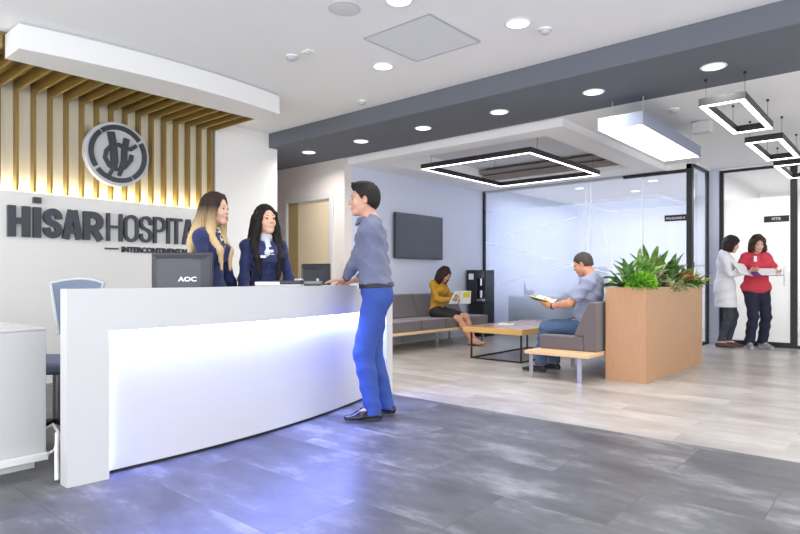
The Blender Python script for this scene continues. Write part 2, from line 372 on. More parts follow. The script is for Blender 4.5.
MB().lathe([(0.115, 0), (0.115, -0.006), (0.105, -0.010)]).build('rim', M['greyplastic'], t, smooth=True)
MB().lathe([(0.105, -0.009), (0.05, -0.012), (0.0005, -0.013)]).build('grille', mat('speaker_grille', hexc(216, 216, 217), 0.8), t, smooth=True)
def detector(x, y, z, lb, r=0.05, cat='smoke detector'):
    t = thing('smoke_detector', lb, cat, (x, y, z))
    MB().lathe([(r*1.1, 0), (r*1.1, -0.010), (r, -0.014)]).build('base', M['whitemat'], t, smooth=True)
    MB().lathe([(r*0.9, -0.012), (r*0.85, -0.03), (r*0.6, -0.04), (0.0005, -0.042)]).build('sensor_head', M['greyplastic'], t, smooth=True)
detector(-4.143, 3.343, 3.01, 'white smoke detector on the ceiling right of the curved canopy')
detector(-4.607, 4.692, 3.01, 'small white detector on the ceiling just before the grey beam', 0.045)
detector(-2.195, 4.279, 3.01, 'small white detector on the ceiling right of a downlight before the beam', 0.045)
detector(-1.9, 6.56, 2.82, 'small dark detector on the ceiling between lightbox and first small frame lamp', 0.05)
t = thing('ceiling_sensor', 'small white oval sensor plate beside the smoke detector', 'sensor', (-3.95, 3.36, 3.01))
MB().box(-0.05, 0.05, -0.035, 0.035, -0.015, 0).build('plate', M['whitemat'], t, bevel=0.008)
MB().ell((0, 0, -0.018), (0.02, 0.02, 0.012)).build('lens', M['greyplastic'], t, smooth=True)
t = thing('ceiling_sensor', 'small dark sensor at the top left edge of the ceiling', 'sensor', (-4.02, 1.62, 3.01))
MB().lathe([(0.04, 0), (0.04, -0.012), (0.0005, -0.02)]).build('lens', M['darkgrey'], t, smooth=True)
t = thing('exit_light', 'small white boxy emergency light under the ceiling beside the first small frame lamp', 'emergency light', (-1.80, 7.25, 2.82))
MB().box(-0.10, 0.10, -0.06, 0.06, -0.14, -0.02).build('housing', M['white'], t, bevel=0.01)
MB().box(-0.05, 0.05, -0.03, 0.03, -0.02, 0).build('mount', M['greyplastic'], t)
# frame lamps
def frame_lamp(name, label, x0, x1, y0, y1, z, wd, h, zc, group=None, power=0, cables=True):
    cx, cy = (x0+x1)/2, (y0+y1)/2; a, c = (x1-x0)/2, (y1-y0)/2
    t = thing(name, label, 'pendant light', (cx, cy, z), group=group)
    b = MB(); e = MB()
    def ring(m, a0, c0, a1, c1, z0, z1):
        m.box(-a0, a0, -c0, -c1, z0, z1).box(-a0, a0, c1, c0, z0, z1).box(-a0, -a1, -c1, c1, z0, z1).box(a1, a0, -c1, c1, z0, z1)
    ring(b, a, c, a-wd, c-wd, 0.006, h); b.build('housing', M['black'], t)
    ring(e, a-0.006, c-0.006, a-wd+0.006, c-wd+0.006, 0, 0.006); e.build('diffuser', M['lamp_line'], t)
    for sx in (-1, 1):
        for sy in (-1, 1):
            k = MB().tube([(sx*(a-wd/2), sy*c*0.8, h), (sx*(a-wd/2), sy*c*0.8, zc-z-0.02)], 0.002, 6); k.cyl((sx*(a-wd/2), sy*c*0.8), 0.012, zc-z-0.02, zc-z, 12)
            k.build('cable', M['black'], t)
    return t
frame_lamp('rectangular_pendant', 'large black rectangular frame lamp with glowing inner edge over the seating', -5.12, -3.45, 6.36, 8.42, 2.55, 0.045, 0.07, 3.0)
for y0, lb in [(5.64, 'nearest of the three small black rectangular frame lamps'), (7.50, 'middle one of the three small black rectangular frame lamps'), (9.27, 'farthest of the three small black rectangular frame lamps')]:
    frame_lamp('rectangular_pendant', lb, -1.43, -1.07, y0, y0+1.30, 2.55, 0.055, 0.07, 2.82, 'small frame lamps in a row')
t = thing('lightbox_pendant', 'long grey-sided lightbox with bright white underside hanging over the planter', 'pendant light', (-2.14, 6.70, 2.50))
b = MB(); a, c = 0.215, 1.0
b.box(-a, a, -c, -c+0.012, 0, 0.125).box(-a, a, c-0.012, c, 0, 0.125).box(-a, -a+0.012, -c+0.012, c-0.012, 0, 0.125).box(a-0.012, a, -c+0.012, c-0.012, 0, 0.125).box(-a+0.012, a-0.012, -c+0.012, c-0.012, 0.115, 0.125)
b.build('housing', mat('silver_grey_housing', hexc(128, 135, 155), 0.4), t)
MB().box(-a+0.012, a-0.012, -c+0.012, c-0.012, 0.004, 0.012).build('diffuser', M['lamp_line'], t)
for sx in (-1, 1):
    for sy in (-1, 1): MB().tube([(sx*0.15, sy*0.8, 0.15), (sx*0.15, sy*0.8, 0.32)], 0.003, 6).build('cable', M['greyplastic'], t)
# extra downlights seen in / through the glass rooms
for x, y, lb in [(-5.0, 11.2, 'lit downlight in the office ceiling behind the glass, left'), (-4.3, 12.3, 'lit downlight in the office ceiling behind the glass, middle'), (-3.6, 11.2, 'lit downlight in the office ceiling behind the glass, right'), (-2.95, 10.6, 'lit downlight in the office ceiling near the black corner post')]:
    downlight(x, y, 2.84, lb, 'downlights behind the glass', 8)
for x, y, lb in [(-1.55, 11.8, 'lit downlight in the right room ceiling, nearer one'), (-1.35, 13.0, 'lit downlight in the right room ceiling, farther one')]:
    downlight(x, y, 2.82, lb, 'downlights in the right room', 8)

# canopy over the desk
def xc(y): return -5.0-0.14*((y-2.85)/1.3)**2
ys = [1.53+(3.95-1.53)*i/28 for i in range(29)]
t = thing('ceiling_canopy', 'long white box canopy with curved front hanging above the reception desk', 'canopy', (-5.2, 2.75, 2.80))
MB().band([(-5.47+5.2, y-2.75) for y in ys], [(xc(y)+5.2, y-2.75) for y in ys], 0, 0.19).build('box', M['whitemat'], t, bevel=0.004)
MB().band([(-5.45+5.2, 1.55+(y-1.53)*0.98-2.75) for y in ys], [(xc(y)+5.2-0.015, 1.55+(y-1.53)*0.98-2.75) for y in ys], 0.19, 0.21).build('shadow_gap', M['greyplastic'], t)
# gold fins: up the wall and along the ceiling
t = thing('fin_backing', 'gold-brown panel behind the ceiling fins above the logo wall', 'panel', (-6.0, 2.5, 2.985))
MB().box(-0.69, 0.54, -1.4, 1.60, 0, 0.02).build('panel', M['goldback'], t)
def fin(y, lb):
    t = thing('gold_fin', lb, 'wall fin', (-6.6, y, 1.85), group='gold fins of the logo wall')
    b = MB(); T = lambda a, b_, c: (a, c, b_)
    b.prism([(0, 0.06), (0, 1.03), (1.14, 1.03), (1.14, 1.13), (-0.095, 1.13), (-0.095, 0.06)], -0.011, 0.011, T)
    b.build('fin_board', M['gold'], t)
nf = 20
ORD = ['first', 'second', 'third', 'fourth', 'fifth', 'sixth', 'seventh', 'eighth', 'ninth', 'tenth', 'eleventh', 'twelfth', 'thirteenth', 'fourteenth', 'fifteenth', 'sixteenth', 'seventeenth', 'eighteenth', 'nineteenth', 'twentieth']
for i in range(nf):
    y = 4.07-0.1512*i
    fin(y, '%s gold fin from the right end of the logo wall' % ORD[i])
t = thing('cove_light', 'warm light strip hidden behind the top of the sign panel', 'light strip', (-6.66, 2.5, 1.81))
MB().box(-0.015, 0.015, -1.5, 1.58, 0, 0.01).build('strip', M['led_warm'], t)
# round emblem
t = thing('wall_emblem', 'round pale disc with dark broken ring and interlaced dark letter emblem', 'logo', (-6.55, 2.885, 2.40))
TX = lambda a, b_, c: (c, a, b_)
def circ(r, a0=0, a1=360, n=48, cx=0, cy=0): return [(cx+r*cos(radians(a0+(a1-a0)*i/n)), cy+r*sin(radians(a0+(a1-a0)*i/n))) for i in range(n+1)]
MB().prism(circ(0.345)[:-1], -0.05, 0.03, TX).build('disc', mat('disc_satin', hexc(205, 206, 212), 0.45), t, bevel=0.006)
b = MB()
for a0, a1 in [(38, 128), (132, 214), (220, 300), (304, 394-0.5+0)]:
    if a1 > 393: a1 = 392
    ribbon(b, circ(0.285, a0, a1, 24), 0.05, 0.03, 0.05, TX)
b.build('ring', M['darkgrey'], t)
b = MB()
ribbon(b, [(-0.085, 0.225), (-0.055, 0.06), (-0.045, -0.08), (-0.06, -0.16)], 0.075, 0.03, 0.055, TX)
ribbon(b, [(0.085, 0.18), (0.06, 0.05), (0.055, -0.08), (0.035, -0.15)], 0.062, 0.03, 0.0565, TX)
ribbon(b, [(-0.06, 0.10), (-0.13, 0.02), (-0.145, -0.06), (-0.10, -0.14), (-0.02, -0.17), (0.06, -0.14), (0.13, -0.05), (0.14, 0.01)], 0.038, 0.03, 0.058, TX)
ribbon(b, [(-0.06, 0.08), (0.0, 0.10), (0.06, 0.07), (0.13, 0.07), (0.19, 0.12)], 0.04, 0.03, 0.0595, TX)
ribbon(b, [(-0.10, -0.24), (-0.055, -0.15)], 0.035, 0.03, 0.061, TX)
ribbon(b, [(0.0, -0.235), (0.04, -0.14)], 0.035, 0.03, 0.0625, TX)
b.build('monogram', M['darkgrey'], t)
# raised lettering
t = thing('lettering_sign', 'raised dark grey lettering HİSARHOSPITAL INTERCONTINENTAL on the pale wall panel', 'sign', (-6.6, 1.86, 1.46))
def arcp(cx, cy, rx, ry, a0, a1, n=10): return [(cx+rx*cos(radians(a0+(a1-a0)*i/n)), cy+ry*sin(radians(a0+(a1-a0)*i/n))) for i in range(n+1)]
def glyph(ch, y0, y1, th, Hh=0.30):
    w_ = y1-y0; h = th/2; L_, R_ = y0+h, y1-h; b = MB(); D0, D1 = 0.0, 0.045
    cnt = [0]
    def rb(p, cl=False, tt=None): cnt[0] += 1; ribbon(b, p, tt or th, D0, D1+0.0012*cnt[0], TX, cl)
    if ch == 'H': rb([(L_, 0), (L_, Hh)]); rb([(R_, 0), (R_, Hh)]); rb([(L_+h, Hh*0.52), (R_-h, Hh*0.52)], tt=th*0.85)
    if ch in 'Iİ': rb([((y0+y1)/2, 0), ((y0+y1)/2, Hh)])
    if ch == 'İ': rb([((y0+y1)/2, Hh+0.04), ((y0+y1)/2, Hh+0.04+th*0.85)])
    if ch == 'T': rb([((y0+y1)/2, 0), ((y0+y1)/2, Hh-th)]); rb([(y0, Hh-h), (y1, Hh-h)])
    if ch == 'L': rb([(L_, 0), (L_, Hh)]); rb([(L_+h, h), (y1, h)])
    if ch == 'A': rb([(y0+h, 0), ((y0+y1)/2-h*0.35, Hh)]); rb([(y1-h, 0), ((y0+y1)/2+h*0.35, Hh)]); rb([(y0+w_*0.25, Hh*0.27), (y1-w_*0.25, Hh*0.27)], tt=th*0.75)
    if ch in 'PR':
        rb([(L_, 0), (L_, Hh)]); r = Hh*0.24; cy = Hh-h-r; rx = (R_-L_)*0.55
        rb([(L_+h*0.9, Hh-h), (R_-rx, Hh-h)]+arcp(R_-rx, cy, rx, r, 80, -80)+[(R_-rx, cy-r), (L_+h*0.9, cy-r)])
    if ch == 'R': rb([(L_+(R_-L_)*0.45, Hh*0.45), (R_+h*0.15, 0)])
    if ch == 'O':
        rx = (R_-L_)/2; cx = (L_+R_)/2; ry = min(rx*1.1, Hh*0.3)
        rb(arcp(cx, Hh-h-ry, rx, ry, 0, 180)+arcp(cx, h+ry, rx, ry, 180, 360), True)
    if ch == 'S':
        rx = (R_-L_)/2; cx = (L_+R_)/2; ry = (Hh-th)/4
        rb([(R_, Hh-h-ry*1.25)]+arcp(cx, Hh-h-ry, rx, ry, 0, 180)[1:]+[(L_+0.01, Hh-h-ry*1.5), (cx-rx*0.5, Hh/2+ry*0.2), (cx+rx*0.5, Hh/2-ry*0.2), (R_-0.01, h+ry*1.5)]+arcp(cx, h+ry, rx, ry, 0, -180)[:-1]+[(L_, h+ry*1.25)])
    b.build('letter', M['darkgrey'], t)
off = 1.86
for ch, a, c, th in [('H', 1.86, 2.052, .068), ('İ', 2.080, 2.148, .068), ('S', 2.17, 2.342, .062), ('A', 2.345, 2.54, .062), ('R', 2.548, 2.748, .064),
                     ('H', 2.787, 2.950, .030), ('O', 2.972, 3.130, .030), ('S', 3.145, 3.290, .030), ('P', 3.308, 3.450, .030), ('I', 3.468, 3.500, .030), ('T', 3.515, 3.655, .030), ('A', 3.662, 3.81, .030), ('L', 3.83, 3.94, .030)]:
    glyph(ch, a-off, c-off, th)
b = MB().box(0, 0.02, 2.774-off, 2.918-off, -0.088, -0.072); b.build('dash', M['darkgrey'], t)
Rw = Matrix(((0, 0, 1, 0), (1, 0, 0, 0), (0, 1, 0, 0), (0, 0, 0, 1)))
text_obj('INTERCONTINENTAL', 0.082, M['blackplastic'], t, Matrix.Translation((0.01, 2.95-off, -0.112)) @ Rw, 0.01, 1.0, 0.003, 'subtitle_lettering')

# ================================================================== RECEPTION DESK
def xp(y): return -3.27-0.0876*(max(y, 1.5)-1.7)**2          # recessed panel
def xo(y): return -3.185-0.0876*(y-1.80)**2                  # outer face
D0 = (-3.4, 2.6, 0)
t = thing('reception_desk', 'long curved white reception desk with blue-white lit front panel', 'reception desk', D0)
def P(lst): return [(a-D0[0], b_-D0[1]) for a, b_ in lst]
ya = [1.17+(4.13-1.17)*i/40 for i in range(41)]
bk = lambda y: 0.085+0.235*min(1, max(0, (y-1.9)/0.6))
MB().band(P([(xo(y)-bk(y), y) for y in ya]), P([(xo(y), y) for y in ya]), 0.776, 1.0).build('top_counter', M['white'], t)
yb = [1.17+0.2*i/6 for i in range(7)]
MB().band(P([(xo(y)-0.085, y) for y in yb]), P([(xo(y), y) for y in yb]), 0.0, 0.776).build('end_block', M['white'], t)
yb = [3.98+0.15*i/4 for i in range(5)]
MB().band(P([(xo(y)-0.34, y) for y in yb]), P([(xo(y), y) for y in yb]), 0.0, 0.776).build('end_block', M['white'], t)
yc = [1.37+(3.98-1.37)*i/36 for i in range(37)]
MB().band(P([(xp(y)-0.03, y) for y in yc]), P([(xp(y), y) for y in yc]), 0.02, 0.776).build('lit_panel', M['white'], t)
MB().band(P([(xp(y)-0.06, y) for y in yc]), P([(xp(y)-0.025, y) for y in yc]), 0.0, 0.02).build('plinth', M['black'], t)
yd = [1.39+(3.96-1.39)*i/36 for i in range(37)]
MB().band(P([(xp(y)+0.008, y) for y in yd]), P([(xp(y)+0.055, y) for y in yd]), 0.768, 0.775).build('light_strip', M['led_blue'], t, label='glowing blue-white light strip under the counter')
MB().box(-3.262-D0[0], -3.256-D0[0], 1.372-D0[1], 1.376-D0[1], 0.03, 0.76).build('side_light_strip', M['led_blue'], t)
yw = [1.6+(4.1-1.6)*i/30 for i in range(31)]
MB().band(P([(xo(y)-0.80, y) for y in yw]), P([(xo(y)-0.345, y) for y in yw]), 0.71, 0.74).build('worktop', M['white'], t, bevel=0.003)
MB().box(-4.40-D0[0], -4.0-D0[0], 4.10-D0[1], 4.13-D0[1], 0, 0.71).build('side_panel', M['whitemat'], t)
# low cabinet at the left edge
t = thing('low_cabinet', 'white low cabinet left of the reception desk at the picture edge', 'cabinet', (-4.25, 0.2, 0))
MB().box(-0.60, 0.60, -1.1, 1.02, 0.08, 0.765).build('body', M['white'], t, bevel=0.004)
MB().box(-0.6, 0.603, -1.12, 1.023, 0.765, 0.78).build('cabinet_top', M['white'], t, bevel=0.004)
MB().box(-0.55, 0.54, -1.08, 0.98, 0, 0.08).build('plinth', M['whitemat'], t)
t = thing('cable_duct', 'white cable duct running along the low cabinet foot to the desk', 'cable duct', (-3.645, 0.2, 0))
b = MB().box(0, 0.03, -0.9, 1.02, 0.055, 0.095)
b.build('channel', M['whitemat'], t, bevel=0.004)
MB().tube([(0.015, 1.0, 0.075), (0.0, 1.06, 0.09), (-0.03, 1.10, 0.16), (-0.08, 1.08, 0.22), (-0.12, 1.02, 0.18)], 0.009).build('cable', M['paper'], t, smooth=True)
t = thing('desk_brace', 'slanted white bracket leaning at the desk end near the floor', 'bracket', (-3.38, 1.18, 0))
MB().tube([(-0.05, 0.02, 0.24), (-0.03, 0.01, 0.12), (0.03, -0.01, 0.012)], 0.012).build('bar', M['whitemat'], t, smooth=True)
# things behind the desk
def monitor(loc, rz, label, w_, h, logo=None, sticker=False):
    t = thing('computer_monitor', label, 'monitor', loc, rz)
    z0 = 0.14
    MB().lathe([(0.0005, 0), (0.11, 0), (0.11, 0.012), (0.03, 0.022), (0.0005, 0.022)]).build('stand_base', M['blackplastic'], t, smooth=True)
    MB().box(-0.03, 0.03, 0.0, 0.03, 0.02, z0+0.1).build('neck', M['blackplastic'], t, bevel=0.004)
    # back (towards -y), screen on +y
    MB().box(-w_/2, w_/2, 0.035, 0.06, z0, z0+h).build('casing', M['blackplastic'], t, bevel=0.006)
    a, c = w_/2-0.012, h/2-0.012; a2, c2 = w_/2-0.06, h/2-0.05; zc = z0+h/2
    v = [(-a, 0.036, zc-c), (a, 0.036, zc-c), (a, 0.036, zc+c), (-a, 0.036, zc+c), (-a2, -0.012, zc-c2), (a2, -0.012, zc-c2), (a2, -0.012, zc+c2), (-a2, -0.012, zc+c2)]
    MB().add(v, [(0, 1, 2, 3), (7, 6, 5, 4), (0, 4, 5, 1), (1, 5, 6, 2), (2, 6, 7, 3), (3, 7, 4, 0)]).build('back_shell', mat('monitor_back', hexc(52, 55, 66), 0.32), t, bevel=0.006)
    MB().box(-w_/2+0.015, w_/2-0.015, 0.06, 0.062, z0+0.02, z0+h-0.015).build('screen', M['screen'], t)
    if logo:
        text_obj(logo, 0.042, M['paper'], t, Matrix.Translation((a2-0.155, -0.0135, zc-0.02)) @ Matrix.Rotation(radians(90), 4, 'X'), 0.001, 1.35, 0.0015, 'logo')
    if sticker: MB().box(a2-0.05, a2-0.02, -0.0145, -0.0122, zc-0.04, zc+0.02).build('sticker', M['paper'], t)
    return t
monitor((-3.735, 2.06, 0.74), YAW-0.06, 'black monitor seen from behind with white maker logo at the left receptionist', 0.425, 0.35, logo='AOC')
monitor((-4.15, 3.585, 0.74), YAW-0.55, 'black monitor seen from behind with small white sticker left of the visitor', 0.33, 0.31, sticker=True)
t = thing('document_tray', 'flat silver-grey paper tray lying on the counter in front of the receptionists', 'paper tray', (-3.40, 2.62, 1.0), YAW+0.02)
MB().box(-0.15, 0.17, -0.06, 0.09, 0.0, 0.012).build('base', M['greyplastic'], t, bevel=0.003)
MB().box(-0.15, 0.02, -0.062, 0.09, 0.012, 0.030).build('paper_stack', M['paper'], t)
b = MB().box(-0.02, 0.17, -0.05, 0.09, 0.012, 0.040); b.build('lid', M['blackplastic'], t, bevel=0.006)
t = thing('desk_phone', 'low grey and black phone lying beside the paper tray on the counter', 'telephone', (-3.44, 2.93, 1.0), YAW)
MB().prism([(-0.08, 0), (0.07, 0), (0.07, 0.035), (-0.08, 0.014)], -0.10, 0.10, lambda a, b_, c: (c, a, b_)).build('body', M['darkgrey'], t, bevel=0.004)
MB().box(-0.095, -0.045, -0.075, 0.07, 0.028, 0.052).build('handset', M['greyplastic'], t, bevel=0.01)
# swivel chair
t = thing('swivel_chair', 'grey-blue mesh-backed office chair behind the desk end', 'office chair', (-4.36, 1.52, 0), radians(-139))
b = MB()
for k in range(5):
    a = 2*pi*k/5; b.tube([(0, 0, 0.10), (0.28*cos(a), 0.28*sin(a), 0.07)], [0.022, 0.014])
b.build('base', M['blackplastic'], t, smooth=True)
for k in range(5):
    a = 2*pi*k/5; MB().tube([(0.28*cos(a)-0.02*sin(a), 0.28*sin(a)+0.02*cos(a), 0.03), (0.28*cos(a)+0.02*sin(a), 0.28*sin(a)-0.02*cos(a), 0.03)], 0.03, 14).build('caster', M['black'], t, smooth=True)
MB().cyl((0, 0), 0.025, 0.08, 0.44).build('gas_lift', M['chrome'], t, smooth=True)
MB().box(-0.24, 0.24, -0.24, 0.24, 0.44, 0.52).build('seat', M['mesh'], t, bevel=0.03, seg=4)
bb = MB(); NX, NZ = 14, 12; v = []; f = []
for i in range(NZ+1):
    for k in range(NX+1):
        s_ = -1+2*k/NX; h = i/NZ; wd = 0.105+0.085*h; z = 0.66+0.39*h-(0.03*s_*s_ if i == NZ else 0.03*s_*s_*h); v.append((s_*wd, -0.25-0.05*h+0.05*s_*s_, z))
n1 = len(v); v += [(x, y-0.018, z) for x, y, z in v]
for i in range(NZ):
    for k in range(NX):
        a = i*(NX+1)+k; f += [(a, a+1, a+NX+2, a+NX+1), (a+n1, a+NX+1+n1, a+NX+2+n1, a+1+n1)]
for k in range(NX): f += [(k, k+n1, k+1+n1, k+1), (NZ*(NX+1)+k, NZ*(NX+1)+k+1, NZ*(NX+1)+k+1+n1, NZ*(NX+1)+k+n1)]
for i in range(NZ): a = i*(NX+1); c_ = a+NX; f += [(a, a+NX+1, a+NX+1+n1, a+n1), (c_, c_+n1, c_+NX+1+n1, c_+NX+1)]
bb.add(v, f).build('backrest', M['mesh'], t, smooth='all')
edge = [v[i*(NX+1)] for i in range(NZ+1)]+[v[NZ*(NX+1)+k] for k in range(1, NX+1)]+[v[i*(NX+1)+NX] for i in range(NZ-1, -1, -1)]
MB().tube([(x, y-0.009, z) for x, y, z in edge], 0.012, 8).build('back_frame', M['greyplastic'], t, smooth=True)
MB().tube([(0, -0.05, 0.45), (0, -0.26, 0.44), (0, -0.31, 0.6), (0, -0.31, 0.75)], 0.018).build('back_support', M['blackplastic'], t, smooth=True)
for s_ in (-1, 1): MB().tube([(s_*0.24, -0.05, 0.47), (s_*0.30, -0.05, 0.5), (s_*0.30, -0.05, 0.68), (s_*0.30, 0.12, 0.69)], 0.014).build('armrest', M['blackplastic'], t, smooth=True)

# ================================================================== SEATING AREA
t = thing('television', 'large switched-off flat television on the blue-white wall', 'television', (-6.27, 7.71, 1.38))
MB().box(0.012, 0.055, -0.625, 0.625, 0, 0.735).build('casing', M['blackplastic'], t, bevel=0.006)
MB().box(0.055, 0.057, -0.61, 0.61, 0.02, 0.72).build('screen', M['screen'], t)
MB().box(-0.028, 0.012, -0.2, 0.2, 0.2, 0.5).build('bracket', M['black'], t)
def bench(loc, rz, label, L_, depth, cushions, end_wood, seatd, legs_x):
    """local: seat faces +x, runs along +y from 0 to L_; back at x=0"""
    t = thing('bench', label, 'bench', loc, rz)
    MB().box(0.0, depth, 0, L_, 0.255, 0.292).build('plank', M['oakh'], t, bevel=0.004)
    for yl in legs_x:
        for xl in (0.10, depth-0.06):
            MB().box(xl-0.022, xl+0.022, yl-0.006, yl+0.006, 0, 0.255).build('leg', M['chrome'], t, bevel=0.001)
    n, y0, cl = cushions
    for k in range(n):
        a = y0+k*cl; MB().box(0.16, seatd, a+0.004, a+cl-0.004, 0.292, 0.445).build('seat_cushion', M['uphol'], t, bevel=0.018, seg=3)
        MB().prism([(0.02, 0.292), (0.155, 0.292), (0.16, 0.448), (0.27, 0.448), (0.11, 0.81), (0.02, 0.81)], a+0.004, a+cl-0.004, lambda p, q, r_: (p, r_, q)).build('back_cushion', M['uphol'], t, bevel=0.018, seg=3)
    return t
bench((-6.26, 5.85, 0), 0, 'long grey upholstered bench with pale wood plank below the television', 2.75, 0.84, (4, 0.35, 0.60), 0, 0.80, (0.12, 1.35, 2.6))
bench((-2.46, 7.95, 0), pi, 'grey upholstered bench with pale wood end backing onto the wooden planter', 2.26, 0.70, (3, 0.02, 0.66), 0, 0.66, (0.2, 1.2, 2.22))
t = thing('coffee_table', 'square low coffee table with thick oak top on black wire base', 'coffee table', (-4.08, 7.35, 0))
MB().box(-0.44, 0.44, -0.85, 0.85, 0.355, 0.425).build('tabletop', M['tablewood'], t, bevel=0.004)
MB().box(-0.435, 0.435, -0.845, 0.845, 0.425, 0.428).build('top_inlay', M['tabletop'], t)
a, c, r = 0.37, 0.75, 0.010
for sx in (-1, 1):
    for sy in (-1, 1): MB().box(sx*a-r, sx*a+r, sy*c-r, sy*c+r, 0, 0.355).build('leg', M['black'], t)
MB().box(-a, a, -c-r, -c+r, 0, 0.02).box(-a, a, c-r, c+r, 0, 0.02).box(-a-r, -a+r, -c, c, 0, 0.02).box(a-r, a+r, -c, c, 0, 0.02).build('floor_frame', M['black'], t)
t = thing('magazine', 'white magazine lying on the coffee table', 'magazine', (-4.25, 7.15, 0.428), 0.4)
MB().box(-0.10, 0.10, -0.14, 0.14, 0, 0.004).build('cover', M['paper'], t)
MB().box(-0.06, 0.06, -0.05, 0.08, 0.004, 0.0045).build('cover_print', M['yellowpaper'], t)
# drinks machine
t = thing('drinks_machine', 'tall black drinks machine with paper notice beside the bench', 'drinks machine', (-6.08, 9.3, 0)); t.scale = (0.76, 1, 0.98)
MB().box(-0.20, 0.24, -0.15, 0.20, 0, 0.66).build('cabinet', M['black'], t, bevel=0.006)
MB().box(-0.24, 0.06, -0.18, 0.20, 0.66, 1.24).build('housing', M['blackplastic'], t, bevel=0.01)
MB().box(-0.17, -0.03, -0.184, -0.18, 1.06, 1.17).build('notice', M['paper'], t)
MB().box(0.06, 0.24, -0.10, 0.20, 0.66, 1.24).build('dispenser_back', M['blackplastic'], t, bevel=0.01)
MB().box(0.08, 0.22, -0.19, -0.10, 1.08, 1.22).build('dispenser_head', M['darkgrey'], t, bevel=0.012)
MB().cyl((0.15, -0.14), 0.028, 0.95, 1.08, 16).build('nozzle', M['chrome'], t, smooth=True)
MB().cyl((0.15, -0.14), 0.035, 0.72, 0.86, 16, 0.04).build('jug', M['chrome'], t, smooth=True)
MB().box(0.07, 0.23, -0.20, -0.10, 0.66, 0.70).build('drip_tray', M['chrome'], t, bevel=0.004)
# ------------------------------------------------------------------ planter and plants
PX0, PX1, PY0, PY1, PZ = -2.44, -2.03, 6.10, 8.18, 0.965
t = thing('wooden_planter', 'tall oak-veneered planter box dividing the seating area', 'planter', ((PX0+PX1)/2, (PY0+PY1)/2, 0))
a, c = (PX1-PX0)/2, (PY1-PY0)/2
b = MB().box(-a, a, -c, -c+0.02, 0.0, PZ).box(-a, a, c-0.02, c, 0.0, PZ).box(-a, -a+0.02, -c+0.02, c-0.02, 0.0, PZ).box(a-0.02, a, -c+0.02, c-0.02, 0.0, PZ).box(-a+0.02, a-0.02, -c+0.02, c-0.02, 0, 0.05)
b.build('box', M['oak'], t)
MB().box(-a+0.02, a-0.02, -c+0.02, c-0.02, 0.86, 0.91).build('soil', mat('potting_soil', hexc(58, 46, 38), 0.95, noise=0.4, nscale=60), t)
def leaf_mat(n, c1, c2, sc=14):
    m = mat(n, c1, 0.42, noise=0.0); nt = m.node_tree; b_ = nt.nodes['Principled BSDF']
    nz = nt.nodes.new('ShaderNodeTexNoise'); nz.inputs['Scale'].default_value = sc; rp = nt.nodes.new('ShaderNodeValToRGB')
    tc = nt.nodes.new('ShaderNodeTexCoord'); nt.links.new(tc.outputs['Object'], nz.inputs['Vector']); nt.links.new(nz.outputs[0], rp.inputs[0])
    rp.color_ramp.elements[0].position = 0.38; rp.color_ramp.elements[0].color = c1; rp.color_ramp.elements[1].position = 0.62; rp.color_ramp.elements[1].color = c2
    nt.links.new(rp.outputs[0], b_.inputs['Base Color']); return m
LM = {'dark': leaf_mat('dark_green_leaf', hexc(58, 100, 46), hexc(112, 150, 84)), 'mid': leaf_mat('green_leaf', hexc(74, 118, 44), hexc(132, 168, 84)),
      'fresh': leaf_mat('bright_green_leaf', hexc(84, 150, 30), hexc(140, 200, 60), 30), 'varie': leaf_mat('variegated_leaf', hexc(86, 96, 62), hexc(208, 206, 158), 40),
      'red': leaf_mat('orange_red_leaf', hexc(110, 112, 40), hexc(206, 108, 48), 12), 'yel': leaf_mat('lime_leaf', hexc(150, 180, 60), hexc(206, 210, 96), 16)}
def add_leaf(mb, base, d, L_, W, droop, roll=0.0, fold=0.25):
    d = Vector(d).normalized(); side = d.cross(Vector((0, 0, 1)))
    side = Vector((1, 0, 0)) if side.length < 1e-3 else side.normalized()
    side = Matrix.Rotation(roll, 3, d) @ side; p = Vector(base); n = 7; v = []; f = []; cur = d.copy()
    for i in range(n+1):
        t_ = i/n; wd = W*sin(pi*min(1, t_*0.93+0.07))**0.75*(1-0.25*t_); nrm = side.cross(cur).normalized()
        v += [p-side*wd/2+nrm*wd*fold, p, p+side*wd/2+nrm*wd*fold]
        p = p+cur*(L_/n); cur = (cur+Vector((0, 0, -droop/n))).normalized()
    for i in range(n):
        a_ = 3*i; f += [(a_, a_+1, a_+4, a_+3), (a_+1, a_+2, a_+5, a_+4)]
    mb.add(v, f)
def plant(name, label, x, y, kind, n, L_, W, el0, el1, droop, h=0.0, spread=0.03, stem=True, grp='plants in the wooden planter'):
    t = thing(name, label, 'plant', (x, y, 0.91), group=grp)
    fo = MB(); st = MB()
    for i in range(n):
        az = 2*pi*(i*0.618)+random.uniform(-.3, .3); el = radians(random.uniform(el0, el1)); hh = random.uniform(0.25, 1)*h
        l = L_*random.uniform(0.7, 1.1); d = Vector((cos(az)*cos(el), sin(az)*cos(el)*1.1, sin(el)))
        b0 = Vector((cos(az)*spread*random.random(), sin(az)*spread*random.random(), 0)); b1 = b0+Vector((d.x*hh*0.35, d.y*hh*0.35, hh))
        if h: st.tube([b0, (b0+b1)/2+Vector((0, 0, 0.01)), b1], 0.0035, 5)
        add_leaf(fo, b1, d, l, W*random.uniform(.8, 1.1), droop*random.uniform(.6, 1.3), random.uniform(-.5, .5))
    o = fo.build('foliage', LM[kind], t, smooth='all')
    if h: st.build('stems', LM['mid'], t, smooth='all')
    return t
plant('leafy_plant', 'broad-leaved dark green plant at the left end of the planter', -2.30, 6.28, 'dark', 26, 0.26, 0.085, 10, 75, 0.7, 0.16)
plant('leafy_plant', 'upright plant with long mid-green leaves above the bright fern', -2.22, 6.50, 'mid', 24, 0.32, 0.085, 35, 85, 0.5, 0.20)
